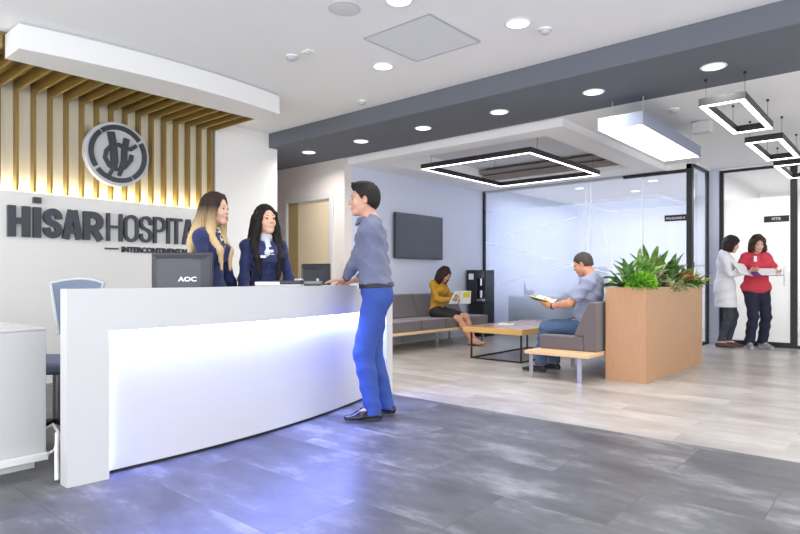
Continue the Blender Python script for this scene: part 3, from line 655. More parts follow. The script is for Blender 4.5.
plant('variegated_plant', 'plant with olive and cream mottled leaves in the planter middle', -2.20, 6.85, 'varie', 46, 0.15, 0.06, 5, 80, 0.8, 0.20, 0.08)
plant('variegated_plant', 'cream-edged trailing plant hanging over the planter front edge', -2.07, 7.02, 'varie', 34, 0.14, 0.05, -5, 60, 1.6, 0.10, 0.06)
plant('leafy_plant', 'tall pale-green plant with pointed leaves behind the mottled plant', -2.30, 7.05, 'mid', 20, 0.36, 0.09, 45, 88, 0.35, 0.22)
plant('leafy_plant', 'dark plant with one tall upright leaf right of the planter middle', -2.22, 7.45, 'dark', 22, 0.32, 0.10, 40, 88, 0.35, 0.20)
plant('bromeliad', 'orange-red tinged bromeliad near the right end of the planter', -2.17, 7.72, 'red', 26, 0.28, 0.05, 20, 75, 0.8, 0.10)
plant('leafy_plant', 'narrow-leaved dark green plant at the right end of the planter', -2.14, 8.05, 'dark', 40, 0.30, 0.035, 10, 80, 0.9, 0.08)
plant('leafy_plant', 'small lime-green plant at the far right corner of the planter', -2.12, 8.28, 'yel', 26, 0.17, 0.06, 5, 70, 0.9, 0.12)
plant('leafy_plant', 'low dark green filler plant between the taller planter plants', -2.12, 7.30, 'dark', 40, 0.18, 0.05, -5, 60, 1.0, 0.08, 0.1)
plant('leafy_plant', 'low lime-green plant behind the bright fern', -2.32, 6.62, 'yel', 26, 0.20, 0.055, 20, 80, 0.8, 0.15, 0.06)
# bushy bright fern: dense ball of small leaves
t = thing('bushy_fern', 'bushy bright green fern spilling over the left front edge of planter', 'plant', (-2.12, 6.24, 0.93), group='plants in the wooden planter')
fo = MB()
for i in range(620):
    u = random.uniform(-0.35, 1); az = random.uniform(0, 2*pi); s_ = sqrt(1-u*u); d = Vector((s_*cos(az), s_*sin(az), u)); q = random.uniform(0.6, 1)
    add_leaf(fo, (d.x*0.135*q, d.y*0.145*q, 0.055+d.z*0.12*q), (d+Vector((random.uniform(-.5, .5), random.uniform(-.5, .5), 0.3))).normalized(), 0.05, 0.018, 0.8, random.uniform(-1, 1))
fo.build('foliage', LM['fresh'], t, smooth='all')
MB().tube([(0, 0, -0.02), (0, 0, 0.06)], 0.012).build('stem', LM['dark'], t)

# ------------------------------------------------------------------ signs on the glass
def door_sign(loc, w_, txt, label, ts):
    t = thing('door_sign', label, 'sign', loc)
    MB().box(0, w_, -0.02, 0.0, 0, 0.095).build('plate', M['black'], t, bevel=0.002)
    text_obj(txt, ts, M['paper'], t, Matrix.Translation((w_/2, -0.022, 0.028)) @ Matrix.Rotation(radians(90), 4, 'X'), 0.001, 1.0, 0.001, 'lettering', 'CENTER')
door_sign((-2.955, 9.745, 1.945), 0.325, 'POLIKLINIK 8', 'black sign plate with white room name on the blue-white glass', 0.046)
door_sign((-1.775, 10.71, 1.925), 0.33, 'MTR', 'black sign plate with short white lettering above the two standing women', 0.062)

# ------------------------------------------------------------------ things behind the glass
t = thing('office_desk', 'grey-green desk block behind the frosted glass, left one', 'desk', (-5.45, 10.3, 0))
MB().box(-0.45, 0.45, -0.3, 0.3, 0, 0.70).build('body', M['deskgreen'], t); MB().box(-0.48, 0.48, -0.32, 0.32, 0.70, 0.74).build('desk_top', M['whitemat'], t)
t = thing('office_desk', 'larger grey-green desk block behind the frosted glass under the blurred monitor', 'desk', (-4.15, 10.22, 0))
MB().box(-0.6, 0.6, -0.3, 0.3, 0, 0.78).build('body', M['deskgreen'], t); MB().box(-0.63, 0.63, -0.32, 0.32, 0.78, 0.82).build('desk_top', M['whitemat'], t)
monitor((-4.30, 10.15, 0.82), 0.2, 'blurred dark monitor seen through the frosted glass', 0.50, 0.30)
t = thing('desk_telephone', 'blurred dark telephone on the left desk behind the frosted glass', 'telephone', (-5.6, 10.25, 0.74), 0.4)
MB().prism([(-0.08, 0), (0.08, 0), (0.08, 0.1), (-0.08, 0.03)], -0.09, 0.09, lambda a, b_, c: (c, a, b_)).build('body', M['darkgrey'], t, bevel=0.004)
MB().box(-0.09, -0.04, -0.03, 0.06, 0.08, 0.22, R=Matrix.Rotation(0.3, 3, 'X')).build('handset', M['darkgrey'], t, bevel=0.01)
t = thing('wall_poster', 'white poster with curved blue and purple swoosh behind the side glass', 'poster', (-3.95, 13.99, 1.35))
MB().box(0, 1.5, -0.02, 0, 0, 1.35).build('board', M['paper'], t)
b = MB()
def sw(mb, pts, w0, y):
    n = len(pts)
    for i in range(n-1):
        a_ = w0*sin(pi*(i+0.2)/n); c_ = w0*sin(pi*(i+1.2)/n) if i < n-2 else 0.004
        mb.add([(pts[i][0], y, pts[i][1]), (pts[i][0]+a_, y, pts[i][1]), (pts[i+1][0]+c_, y, pts[i+1][1]), (pts[i+1][0], y, pts[i+1][1])], [(0, 1, 2, 3)])
arc1 = [(0.75+0.45*(i/14)**2.0-0.15*(i/14), 0.05+1.2*i/14) for i in range(15)]
sw(b, arc1, 0.30, -0.022); b.build('swoosh', M['purple'], t)
b = MB(); sw(b, [(x+0.26, z) for x, z in arc1], 0.10, -0.023); b.build('swoosh', mat('blue_print', hexc(96, 130, 226), 0.5), t)
t = thing('side_stool', 'small dark chair base seen at the right picture edge behind the glass', 'chair', (-0.95, 11.6, 0))
MB().lathe([(0.0005, 0.42), (0.2, 0.42), (0.2, 0.47), (0.0005, 0.47)]).build('seat', M['black'], t, smooth=True)
MB().cyl((0, 0), 0.03, 0.02, 0.42).build('column', M['chrome'], t, smooth=True); MB().lathe([(0.0005, 0), (0.22, 0), (0.2, 0.02), (0.0005, 0.03)]).build('foot', M['black'], t, smooth=True)
# ================================================================== PEOPLE
class SDF:
    """signed distance grid; primitives are merged with a smooth minimum and turned into one surface"""
    def __init__(s, lo, hi, h):
        s.h = h; s.lo = np.array(lo, float); s.n = np.ceil((np.array(hi)-s.lo)/h).astype(int)+1
        s.d = np.full(tuple(s.n), 0.2, np.float32)
    def sub(s, lo, hi):
        a = np.clip(np.floor((np.array(lo)-s.lo)/s.h).astype(int), 0, s.n-1); b = np.clip(np.ceil((np.array(hi)-s.lo)/s.h).astype(int)+1, 1, s.n)
        if np.any(b <= a): return None
        sl = tuple(slice(a[i], b[i]) for i in range(3))
        ax = [(s.lo[i]+s.h*np.arange(a[i], b[i])).astype(np.float32) for i in range(3)]
        return sl, np.meshgrid(*ax, indexing='ij')
    def merge(s, sl, e, k, op='u'):
        d = s.d[sl]
        if op == 'u':
            if k > 0: h = np.clip(0.5+0.5*(d-e)/k, 0, 1); s.d[sl] = d*(1-h)+e*h-k*h*(1-h)
            else: s.d[sl] = np.minimum(d, e)
        elif op == 's':
            e = -e; h = np.clip(0.5-0.5*(d-e)/max(k, 1e-5), 0, 1); s.d[sl] = d*(1-h)+e*h+k*h*(1-h)
    def cone(s, a, b, ra, rb, k=0.015, op='u', flat=None, infl=0.0):
        a = np.array(a, float); b = np.array(b, float); ra += infl; rb += infl; R = max(ra, rb)+0.05
        q = s.sub(np.minimum(a, b)-R, np.maximum(a, b)+R)
        if q is None: return s
        sl, (X, Y, Z) = q; ba = b-a; L = max(float(ba @ ba), 1e-9)
        px, py, pz = X-a[0], Y-a[1], Z-a[2]; t = np.clip((px*ba[0]+py*ba[1]+pz*ba[2])/L, 0, 1)
        px = px-t*ba[0]; py = py-t*ba[1]; pz = pz-t*ba[2]
        if flat is not None:
            ax, sc = flat; ax = np.array(ax, float); ax /= np.linalg.norm(ax); c = px*ax[0]+py*ax[1]+pz*ax[2]
            l2 = px*px+py*py+pz*pz-c*c; e = np.sqrt(np.maximum(l2, 0)+(c/sc)**2)-(ra+(rb-ra)*t); e = e*(min(1, sc)*0.5+0.5)
        else: e = np.sqrt(px*px+py*py+pz*pz)-(ra+(rb-ra)*t)
        s.merge(sl, e, k, op); return s
    def ell(s, c, r, R=None, k=0.015, op='u', infl=0.0):
        c = np.array(c, float); r = np.array(r, float)+infl; m = r.max()+0.05
        q = s.sub(c-m, c+m)
        if q is None: return s
        sl, (X, Y, Z) = q; px, py, pz = X-c[0], Y-c[1], Z-c[2]
        if R is not None:
            R = np.array(R); px, py, pz = (R[0, 0]*px+R[1, 0]*py+R[2, 0]*pz, R[0, 1]*px+R[1, 1]*py+R[2, 1]*pz, R[0, 2]*px+R[1, 2]*py+R[2, 2]*pz)
        k0 = np.sqrt((px/r[0])**2+(py/r[1])**2+(pz/r[2])**2); k1 = np.sqrt((px/r[0]**2)**2+(py/r[1]**2)**2+(pz/r[2]**2)**2)
        e = k0*(k0-1)/np.maximum(k1, 1e-6); s.merge(sl, e, k, op); return s
    def grid(s): return np.meshgrid(*[(s.lo[i]+s.h*np.arange(s.n[i])).astype(np.float32) for i in range(3)], indexing='ij')
    def cut(s, n, p, box=None):
        """keep the side the normal points away from; box limits the cut"""
        n = np.array(n, float); n /= np.linalg.norm(n); p = np.array(p, float)
        if box is None: q = (tuple(slice(None) for _ in range(3)), s.grid())
        else: q = s.sub(box[0], box[1])
        if q is None: return s
        sl, (X, Y, Z) = q; e = (X-p[0])*n[0]+(Y-p[1])*n[1]+(Z-p[2])*n[2]; s.d[sl] = np.maximum(s.d[sl], e); return s
    def warp(s, fn): X, Y, Z = s.grid(); s.d = s.d+fn(X, Y, Z).astype(np.float32); return s
    def mesh(s, name, m, parent, smooth=True):
        d = s.d; d[0], d[-1], d[:, 0], d[:, -1], d[:, :, 0], d[:, :, -1] = (0.05,)*6
        S = d < 0; n = d.shape
        C = np.zeros((n[0]-1, n[1]-1, n[2]-1), np.int8)
        offs = [(i, j, k) for i in (0, 1) for j in (0, 1) for k in (0, 1)]
        for o in offs: C += S[o[0]:n[0]-1+o[0], o[1]:n[1]-1+o[1], o[2]:n[2]-1+o[2]]
        idx = np.argwhere((C > 0) & (C < 8))
        if len(idx) == 0: return None
        val = {o: d[idx[:, 0]+o[0], idx[:, 1]+o[1], idx[:, 2]+o[2]] for o in offs}
        acc = np.zeros((len(idx), 3)); cnt = np.zeros(len(idx))
        for o in offs:
            for ax in range(3):
                if o[ax] == 0:
                    o2 = tuple(1 if q == ax else o[q] for q in range(3)); a, b = val[o], val[o2]; c = (a < 0) != (b < 0)
                    t = np.where(c, a/np.where(c, a-b, 1), 0); p = np.zeros((len(idx), 3)); p[:] = o; p[:, ax] = t
                    acc += p*c[:, None]; cnt += c
        V = s.lo+(idx+acc/cnt[:, None])*s.h
        vid = np.full(C.shape, -1, np.int64); vid[idx[:, 0], idx[:, 1], idx[:, 2]] = np.arange(len(idx))
        F = []
        for ax in range(3):
            sa = [slice(None)]*3; sb = [slice(None)]*3; sa[ax] = slice(0, -1); sb[ax] = slice(1, None)
            A, B = S[tuple(sa)], S[tuple(sb)]; e = np.argwhere(A != B); u, v = [(1, 2), (2, 0), (0, 1)][ax]
            ok = (e[:, u] > 0) & (e[:, v] > 0) & (e[:, u] < n[u]-1) & (e[:, v] < n[v]-1); e = e[ok]
            def g(du, dv): q = e.copy(); q[:, u] -= du; q[:, v] -= dv; return vid[q[:, 0], q[:, 1], q[:, 2]]
            Q = np.stack([g(0, 0), g(1, 0), g(1, 1), g(0, 1)], 1); fl = A[e[:, 0], e[:, 1], e[:, 2]]; Q[~fl] = Q[~fl][:, ::-1]; F.append(Q)
        F = np.concatenate(F)
        me = bpy.data.meshes.new(name); me.vertices.add(len(V)); me.vertices.foreach_set('co', V.astype(np.float32).ravel())
        me.loops.add(len(F)*4); me.loops.foreach_set('vertex_index', F.astype(np.int32).ravel())
        me.polygons.add(len(F)); me.polygons.foreach_set('loop_start', np.arange(0, len(F)*4, 4, dtype=np.int32)); me.polygons.foreach_set('use_smooth', np.ones(len(F), bool))
        me.update(calc_edges=True); me.validate(); me.materials.append(m)
        o = bpy.data.objects.new(name, me); link(o, parent)
        return o

def V3(*a): return np.array(a, float)
def nrm(v): v = np.array(v, float); return v/np.linalg.norm(v)
def rot(yaw=0, pitch=0, roll=0):
    """yaw about z (+ = to the figure's left), pitch + = nod down, roll + = lean to the right"""
    return np.array(Matrix.Rotation(radians(yaw), 3, 'Z') @ Matrix.Rotation(radians(-pitch), 3, 'X') @ Matrix.Rotation(radians(roll), 3, 'Y'))
def ik(a, b, l1, l2, pole):
    a, b = np.array(a, float), np.array(b, float); d = b-a; L = np.linalg.norm(d); L = min(L, (l1+l2)*0.999); u = d/np.linalg.norm(d); b = a+u*L
    x = (l1*l1-l2*l2+L*L)/(2*L); h = sqrt(max(0, l1*l1-x*x)); p = np.array(pole, float); p = p-u*(p @ u); p /= np.linalg.norm(p)
    return a+u*x+p*h, b
SKIN = {}
def skin(n, c): SKIN[n] = mat('skin_'+n, c, 0.5, noise=0.05, nscale=30, sss=0.08); return SKIN[n]
EYEW = mat('eye_white', hexc(178, 170, 166), 0.25); EYED = mat('dark_iris', hexc(42, 28, 22), 0.2); TEETH = mat('teeth', hexc(240, 236, 228), 0.3)

def hand_prims(S, w, d, n, side, curl=0.3, sc=1.0, thumb=0.5, k=0.006, infl=0.0):
    """w wrist, d finger direction, n palm normal (out of the palm), side = thumb side direction"""
    d = nrm(d); n = nrm(n-d*(n @ d)); t = nrm(np.array(side)-d*(np.array(side) @ d)-n*(np.array(side) @ n)); w = np.array(w, float)
    P = lambda a, b, c: w+sc*(d*a+t*b+n*c)
    S.cone(P(-0.015, 0, 0), P(0.03, 0, 0), 0.026*sc, 0.026*sc, 0.01, flat=(n, 0.72), infl=infl)
    for b in (-0.026, -0.009, 0.009, 0.026): S.cone(P(0.02, b*0.7, 0), P(0.085, b*1.05, 0), 0.016*sc, 0.0125*sc, 0.010, flat=(n, 0.85), infl=infl)
    L = [(0.030, 0.072), (0.0105, 0.080), (-0.0105, 0.074), (-0.029, 0.058)]
    for i, (b, l) in enumerate(L):
        p = P(0.088-(0.006 if i == 3 else 0), b, 0); a = 0.0; f = [0.45, 0.3, 0.25]; sp = (b/0.03)*0.10
        for j in range(3):
            a += curl*(0.75 if j == 0 else 0.9)*(1+0.12*i); dd = nrm(d*cos(a)+n*sin(a)+t*sp*(cos(a))); q = p+dd*l*f[j]*sc
            r = [0.0092, 0.0085, 0.0078, 0.0068]; S.cone(p, q, r[j]*sc, r[j+1]*sc, k, infl=infl); p = q
    b0 = P(0.022, 0.022, 0.006); b1 = b0+sc*0.040*nrm(d*0.72+t*0.65+n*0.25*thumb*2); b2 = b1+sc*0.030*nrm(d*0.88+t*0.25+n*0.5*thumb*2); b3 = b2+sc*0.024*nrm(d*0.95+n*0.4*thumb*2)
    S.cone(b0, b1, 0.015*sc, 0.011*sc, 0.01, infl=infl).cone(b1, b2, 0.0105*sc, 0.0095*sc, k, infl=infl).cone(b2, b3, 0.0095*sc, 0.0075*sc, k, infl=infl)

def head_prims(S, c, R, fem, sc=1.0, age=0):
    P = lambda x, y, z: c+R @ (sc*V3(x, y, z)); E = lambda p, r, k=0.012, op='u': S.ell(P(*p), sc*V3(*r), R, k, op)
    j = 0.89 if fem else 1.0
    E((0, -0.014, 0.034), (0.073, 0.094, 0.086)); E((0, 0.028, -0.028), (0.058*j, 0.064, 0.082), 0.03)
    for s in (-1, 1):
        S.cone(P(s*0.050*j, 0.002, -0.052), P(s*0.017*j, 0.062, -0.094), (0.018 if fem else 0.022)*sc, 0.017*sc, 0.025)
        E((s*0.036*j, 0.060, -0.032), (0.024, 0.024, 0.026), 0.02)
        E((s*0.030, 0.072 if fem else 0.076, 0.028), (0.026, 0.012, 0.009 if fem else 0.011), 0.014)
    E((0, 0.068, -0.098), (0.022*j, 0.020, 0.018), 0.02)
    S.cone(P(0, 0.082, 0.010), P(0, 0.1015 if fem else 0.105, -0.024), 0.0065*sc, 0.0105*sc*(0.88 if fem else 1.05), 0.010)
    for s in (-1, 1): E((s*0.011, 0.093, -0.028), (0.0075, 0.010, 0.007), 0.007)
    for s in (-1, 1): E((s*0.032, 0.101, 0.004), (0.016, 0.0145, 0.0105), 0.012, 's')
    for s in (-1, 1): E((s*0.031, 0.079, 0.0125), (0.0155, 0.011, 0.0045), 0.005); E((s*0.031, 0.078, -0.0075), (0.014, 0.010, 0.004), 0.005)
    E((0, 0.083, -0.058), (0.024, 0.012, 0.010), 0.012)
    for s in (-1, 1):
        S.ell(P(s*0.076, -0.006, -0.004), sc*V3(0.0075, 0.020, 0.032), R @ rot(s*-22), 0.008); E((s*0.082, 0.002, -0.002), (0.006, 0.009, 0.016), 0.006, 's')
def head_details(c, R, parent, fem, sc, lip, brow, smile=False, far=False):
    P = lambda x, y, z: tuple(c+R @ (sc*V3(x, y, z))); Rm = Matrix(R.tolist())
    for s in (-1, 1):
        e = MB().ell(P(s*0.031, 0.0755, 0.0025), (0.0118*sc,)*3, 14, 10).build('eye', EYEW, parent, smooth='all')
        MB().ell(P(s*0.031, 0.0835, 0.0022), (0.0070*sc, 0.0052*sc, 0.0070*sc), 12, 8, Rm).build('iris', EYED, e, smooth='all')
        yb = -0.003 if fem else 0
        a = [P(s*0.014, 0.0885+yb, 0.0255), P(s*0.026, 0.0885+yb, 0.0295), P(s*0.040, 0.0815+yb, 0.0295), P(s*0.050, 0.071+yb, 0.0235)]
        MB().tube(a, [0.0022*sc, 0.0036*sc*(0.8 if fem else 1.1), 0.003*sc, 0.0012*sc], 8).build('eyebrow', brow, parent, smooth='all')
        if fem: MB().tube([P(s*0.019, 0.086, 0.0075), P(s*0.031, 0.0905, 0.0095), P(s*0.044, 0.083, 0.0075)], 0.0014*sc, 6).build('eyelashes', EYED, parent, smooth='all')
    m = MB(); up = 0.005 if smile else 0.0
    N = 9
    for zc, yy, r0 in ((-0.0570, 0.0940, 0.0036), (-0.0655, 0.0925, 0.0042)):
        pts = []; rr = []
        for i in range(N):
            q = -1+2*i/(N-1); pts.append(P(q*(0.028 if smile else 0.0235), yy-0.012*q*q, zc+up*q*q*(1.6 if smile else 1)+(0.004 if zc < -0.06 else -0.001)*q*q)); rr.append(sc*(r0*(1-0.72*q*q)))
        m.tube(pts, rr, 8)
    m.build('lips', lip, parent, smooth='all')
    if smile:
        pts = [P(q*0.021, 0.0945-0.010*q*q, -0.0612+0.0045*q*q) for q in (-1, -.5, 0, .5, 1)]
        MB().tube(pts, [0.001, 0.0042*sc, 0.0048*sc, 0.0042*sc, 0.001], 8).build('teeth', TEETH, parent, smooth='all')

def strands(c, R, f=120, amp=0.0016, seed=0):
    Ri = R.T
    def fn(X, Y, Z):
        x, y, z = X-c[0], Y-c[1], Z-c[2]; u = Ri[0, 0]*x+Ri[0, 1]*y+Ri[0, 2]*z; v = Ri[1, 0]*x+Ri[1, 1]*y+Ri[1, 2]*z
        a = np.arctan2(u, v+0.02); return amp*(np.sin(a*f*0.35+18*Z+seed)+0.7*np.sin(a*f*0.8-25*Z+seed*2)+0.5*np.sin(a*17+9*Z))
    return fn
def folds(amp=0.0022, seed=0, sc=1.0):
    def fn(X, Y, Z):
        w1 = np.sin(9*X*sc+seed)+np.sin(11*Y*sc+2*seed)
        r = lambda v: 1-2*np.abs(np.sin(v*0.5))
        m = 0.5+0.5*np.sin(5*Z+7*X-4*Y+seed)
        return -1.15*amp*(r(64*Z*sc+28*X*sc+2.6*w1+seed)*(0.3+0.7*m)+r(42*Z*sc-36*Y*sc+2.1*w1+seed*3)*(1-0.7*m)+np.sin(61*Z*sc+31*Y*sc+17*X*sc+w1)*0.3)
    return fn

class Fig:
    """skeleton in local coordinates, facing +y; every length scales with H (height in metres)"""
    def __init__(f, H=1.75, fem=False, pelvis=None, P_rot=(0, 0, 0), C_rot=(0, 0, 0), head_rot=(0, 0, 0), lean=(0, 0), girth=1.0,
                 wrists=None, wpole=None, ankles=None, kpole=None, foot=None, hips_w=None, hand=None, neck_fwd=0.0):
        s = f.s = H/1.75; f.fem = fem; f.g = girth; f.H = H
        f.pel = V3(*pelvis) if pelvis else V3(0, 0, 0.93*s)
        f.PR = rot(*P_rot); f.CR = rot(*C_rot)
        f.waist = f.pel+f.PR @ V3(0, 0, 0.14*s)
        f.chest = f.waist+(f.CR @ V3(0, 0, 0.21*s)); f.nb = f.chest+f.CR @ V3(0, -0.02*s, 0.150*s)
        f.HR = rot(*head_rot); hr = f.HR
        f.neck = f.nb+V3(0, 0, 0)+(0.5*f.CR+0.5*hr) @ V3(0, 0.030*s+neck_fwd, 0.094*s)
        f.hc = f.neck+hr @ V3(0, 0.022*s, 0.085*s)
        sw = (0.150 if fem else 0.182)*s
        f.sh = [f.nb+f.CR @ V3(q*sw, 0, -0.045*s) for q in (-1, 1)]
        hw = (0.088 if fem else 0.085)*s
        f.hip = [f.pel+f.PR @ V3(q*hw, 0, -0.02*s) for q in (-1, 1)]
        ua, fa = 0.285*s, 0.255*s; f.el = []; f.wr = []
        for i in (0, 1):
            w = V3(*wrists[i]); e, w2 = ik(f.sh[i], w, ua, fa, (wpole or [(-1, -1, -0.5), (1, -1, -0.5)])[i]); f.el.append(e); f.wr.append(w2)
        th, shn = 0.43*s, 0.42*s; f.kn = []; f.an = []
        for i in (0, 1):
            a = V3(*ankles[i]); k_, a2 = ik(f.hip[i], a, th, shn, (kpole or [(0, 1, 0), (0, 1, 0)])[i]); f.kn.append(k_); f.an.append(a2)
        f.foot = [nrm(V3(*(foot or [(0, 1, 0), (0, 1, 0)])[i])) for i in (0, 1)]
        f.hand = hand
    def box(f, pad=0.16, parts='all'):
        p = [f.pel, f.chest, f.nb, f.hc]+f.sh+f.el+f.wr+f.hip+f.kn+f.an+[f.an[i]+f.foot[i]*0.2 for i in (0, 1)]
        if f.hand: p += [f.wr[i]+nrm(f.hand[i][0])*0.12 for i in (0, 1)]
        p = np.array(p); lo = p.min(0)-pad; hi = p.max(0)+pad; lo[2] = max(lo[2], -0.012); hi[2] = p.max(0)[2]+0.15; return lo, hi
    def torso(f, S, i=0.0, k=0.03, bust=True):
        s, g = f.s, f.g; C, PR = f.CR, f.PR; q = 0.9 if f.fem else 1.0
        S.ell(f.pel+PR @ V3(0, -0.005, 0.01)*s, V3((0.168 if f.fem else 0.158)*g, 0.112*g, 0.115)*s, PR, k, infl=i)
        S.ell(f.waist, V3(0.128*q*g, 0.098*q*g, 0.13)*s, 0.5*(PR+C), 0.05, infl=i)
        S.ell(f.chest+C @ V3(0, 0, 0.01)*s, V3(0.153*q*g, 0.108*q*g, 0.155)*s, C, 0.05, infl=i)
        S.cone(f.sh[0]+C @ V3(0.02, 0, 0)*s, f.sh[1]+C @ V3(-0.02, 0, 0)*s, 0.058*s*q, 0.058*s*q, 0.04, infl=i)
        for j in (0, 1): S.cone(f.nb+C @ V3(0, -0.012, 0.028)*s, f.sh[j]+C @ V3(0, -0.005, 0.008)*s, 0.036*s*q, 0.042*s*q, 0.03, infl=i)
        for j in (-1, 1): S.ell(f.pel+PR @ V3(j*0.070, -0.042, -0.04)*s, V3(0.080, 0.070, 0.090)*s*g, PR, 0.03, infl=i)
        if f.fem and bust:
            for j in (-1, 1): S.ell(f.chest+C @ V3(j*0.066, 0.068, 0.005)*s, V3(0.058, 0.050, 0.062)*s*g, C, 0.03, infl=i)
        if not f.fem and g > 1.05: S.ell(f.waist+C @ V3(0, 0.055, 0.0)*s, V3(0.13, 0.10, 0.13)*s*g, C, 0.04, infl=i)
        return S
    def arm(f, S, j, i=0.0, upto=1.0, k=0.02, cuff=0.0):
        s = f.s*(0.86 if f.fem else 1.0)*(0.5+0.5*f.g)
        q_ = 0.052 if f.fem else 0.058; S.ell(f.sh[j], V3(q_, q_, q_)*s, f.CR, k, infl=i)
        if upto <= 0.5: e = f.sh[j]+(f.el[j]-f.sh[j])*upto*2; S.cone(f.sh[j], e, 0.052*s, 0.048*s, k, infl=i); return S
        S.cone(f.sh[j], f.el[j], (0.046 if f.fem else 0.050)*s, 0.038*s, k, infl=i)
        m = f.el[j]+(f.wr[j]-f.el[j])*0.3; w = f.el[j]+(f.wr[j]-f.el[j])*upto
        S.cone(f.el[j], m, 0.039*s, 0.040*s, k, infl=i); S.cone(m, w, 0.040*s, 0.027*s+cuff, k, infl=i); return S
    def leg(f, S, j, i=0.0, k=0.03, upto=1.0, flare=0.0):
        s = f.s*(0.5+0.5*f.g); e = f.an[j]
        S.cone(f.hip[j], f.kn[j], 0.086*s, 0.056*s, k, infl=i)
        d = f.kn[j]; m = d+(e-d)*0.32; back = nrm(np.cross(e-d, np.cross(f.foot[j], e-d)+V3(1e-6, 0, 0)))
        S.cone(d, m, 0.054*s, 0.053*s, k, infl=i); S.cone(m, e, 0.053*s, 0.034*s+flare, k, infl=i)
        return S
    def slack(f, S, j, r=(0.094, 0.072, 0.060), k=0.03):
        s = f.s; S.cone(f.hip[j]+V3(0, 0, -0.02), f.kn[j], r[0]*s, r[1]*s, k); S.cone(f.kn[j], f.an[j]+V3(0, 0, -0.03*s), r[1]*s, r[2]*s, k); return S
    def sleeve(f, S, j, i, frac, h, k=0.02):
        e = f.sh[j]+(f.el[j]-f.sh[j])*frac; d = nrm(f.el[j]-f.sh[j]); T = SDF(f.sh[j]-0.25, f.sh[j]+0.25, h)
        T.lo = S.lo; T.n = S.n; T.d = np.full(S.d.shape, 0.2, np.float32)
        s = f.s*(0.86 if f.fem else 1.0)*(0.5+0.5*f.g); T.ell(f.sh[j], V3(0.060, 0.060, 0.064)*s, f.CR, k, infl=i); T.cone(f.sh[j], f.el[j], 0.052*s, 0.050*s, k, infl=i); T.cut(d, e)
        hh = np.clip(0.5+0.5*(S.d-T.d)/k, 0, 1); S.d = (S.d*(1-hh)+T.d*hh-k*hh*(1-hh)).astype(np.float32)
    def body(f, h, m, parent, age=0):
        lo, hi = f.box(); S = SDF(lo, hi, h); s = f.s
        f.torso(S); 
        for j in (0, 1): f.arm(S, j); f.leg(S, j); f.bare_foot(S, j)
        nr = (0.046 if f.fem else 0.058)*s*(0.6+0.4*f.g)
        S.cone(f.nb+f.CR @ V3(0, -0.01, -0.02)*s, f.neck, nr*1.1, nr, 0.03); S.cone(f.neck, f.hc+f.HR @ V3(0, -0.02, -0.03)*s, nr, nr*0.95, 0.015)
        head_prims(S, f.hc, f.HR, f.fem, s)
        if f.hand:
            for j in (0, 1):
                d, n, sd, cu = f.hand[j]; hand_prims(S, f.wr[j], V3(*d), V3(*n), V3(*sd), cu, s*(0.9 if f.fem else 1))
        return S.mesh('body', m, parent)
    def bare_foot(f, S, j, i=0.0, k=0.015):
        s = f.s; a = f.an[j]; d = f.foot[j]; g = V3(a[0], a[1], a[2]-0.075*s); dn = nrm(V3(d[0], d[1], d[2]))
        S.cone(a, g+dn*(-0.035*s)+V3(0, 0, 0.030*s), 0.034*s, 0.028*s, k, infl=i); S.cone(a+dn*0.02, g+dn*0.13*s+V3(0, 0, 0.022*s), 0.034*s, 0.022*s, k, infl=i)
        S.cone(g+dn*-0.03*s+V3(0, 0, 0.025*s), g+dn*0.11*s+V3(0, 0, 0.020*s), 0.026*s, 0.030*s, k, infl=i, flat=((0, 0, 1), 0.75)); S.cone(g+dn*0.11*s+V3(0, 0, 0.018*s), g+dn*0.165*s+V3(0, 0, 0.015*s), 0.028*s, 0.020*s, k, infl=i, flat=((0, 0, 1), 0.7))
        return S
    def shoe(f, j, h, m, parent, ms=None, slim=0.0, name='shoe'):
        a = f.an[j]; d = f.foot[j]; lo = np.minimum(a, a+d*0.25)-0.12; hi = np.maximum(a, a+d*0.25)+0.10; lo[2] = -0.01; hi[2] = a[2]+0.06
        S = SDF(lo, hi, h); f.bare_foot(S, j, 0.009-slim); s = f.s; g = V3(a[0], a[1], a[2]-0.075*s)
        S.cone(g+d*0.12*s+V3(0, 0, 0.022), g+d*0.195*s+V3(0, 0, 0.02), 0.032*s, 0.020*s, 0.015, flat=((0, 0, 1), 0.7))
        S.cut((0, 0, 1), a+V3(0, 0, -0.008)); S.cut((0, 0, -1), (0, 0, g[2]+0.003))
        o = S.mesh(name, m, parent)
        S2 = SDF(lo, hi, h); S2.cone(g+d*-0.03*s, g+d*0.18*s, 0.037*s, 0.027*s, 0.01); S2.cut((0, 0, 1), (0, 0, g[2]+0.014)); S2.cut((0, 0, -1), (0, 0, g[2]-0.001)); S2.mesh('sole', ms or M['black'], o)
        return o

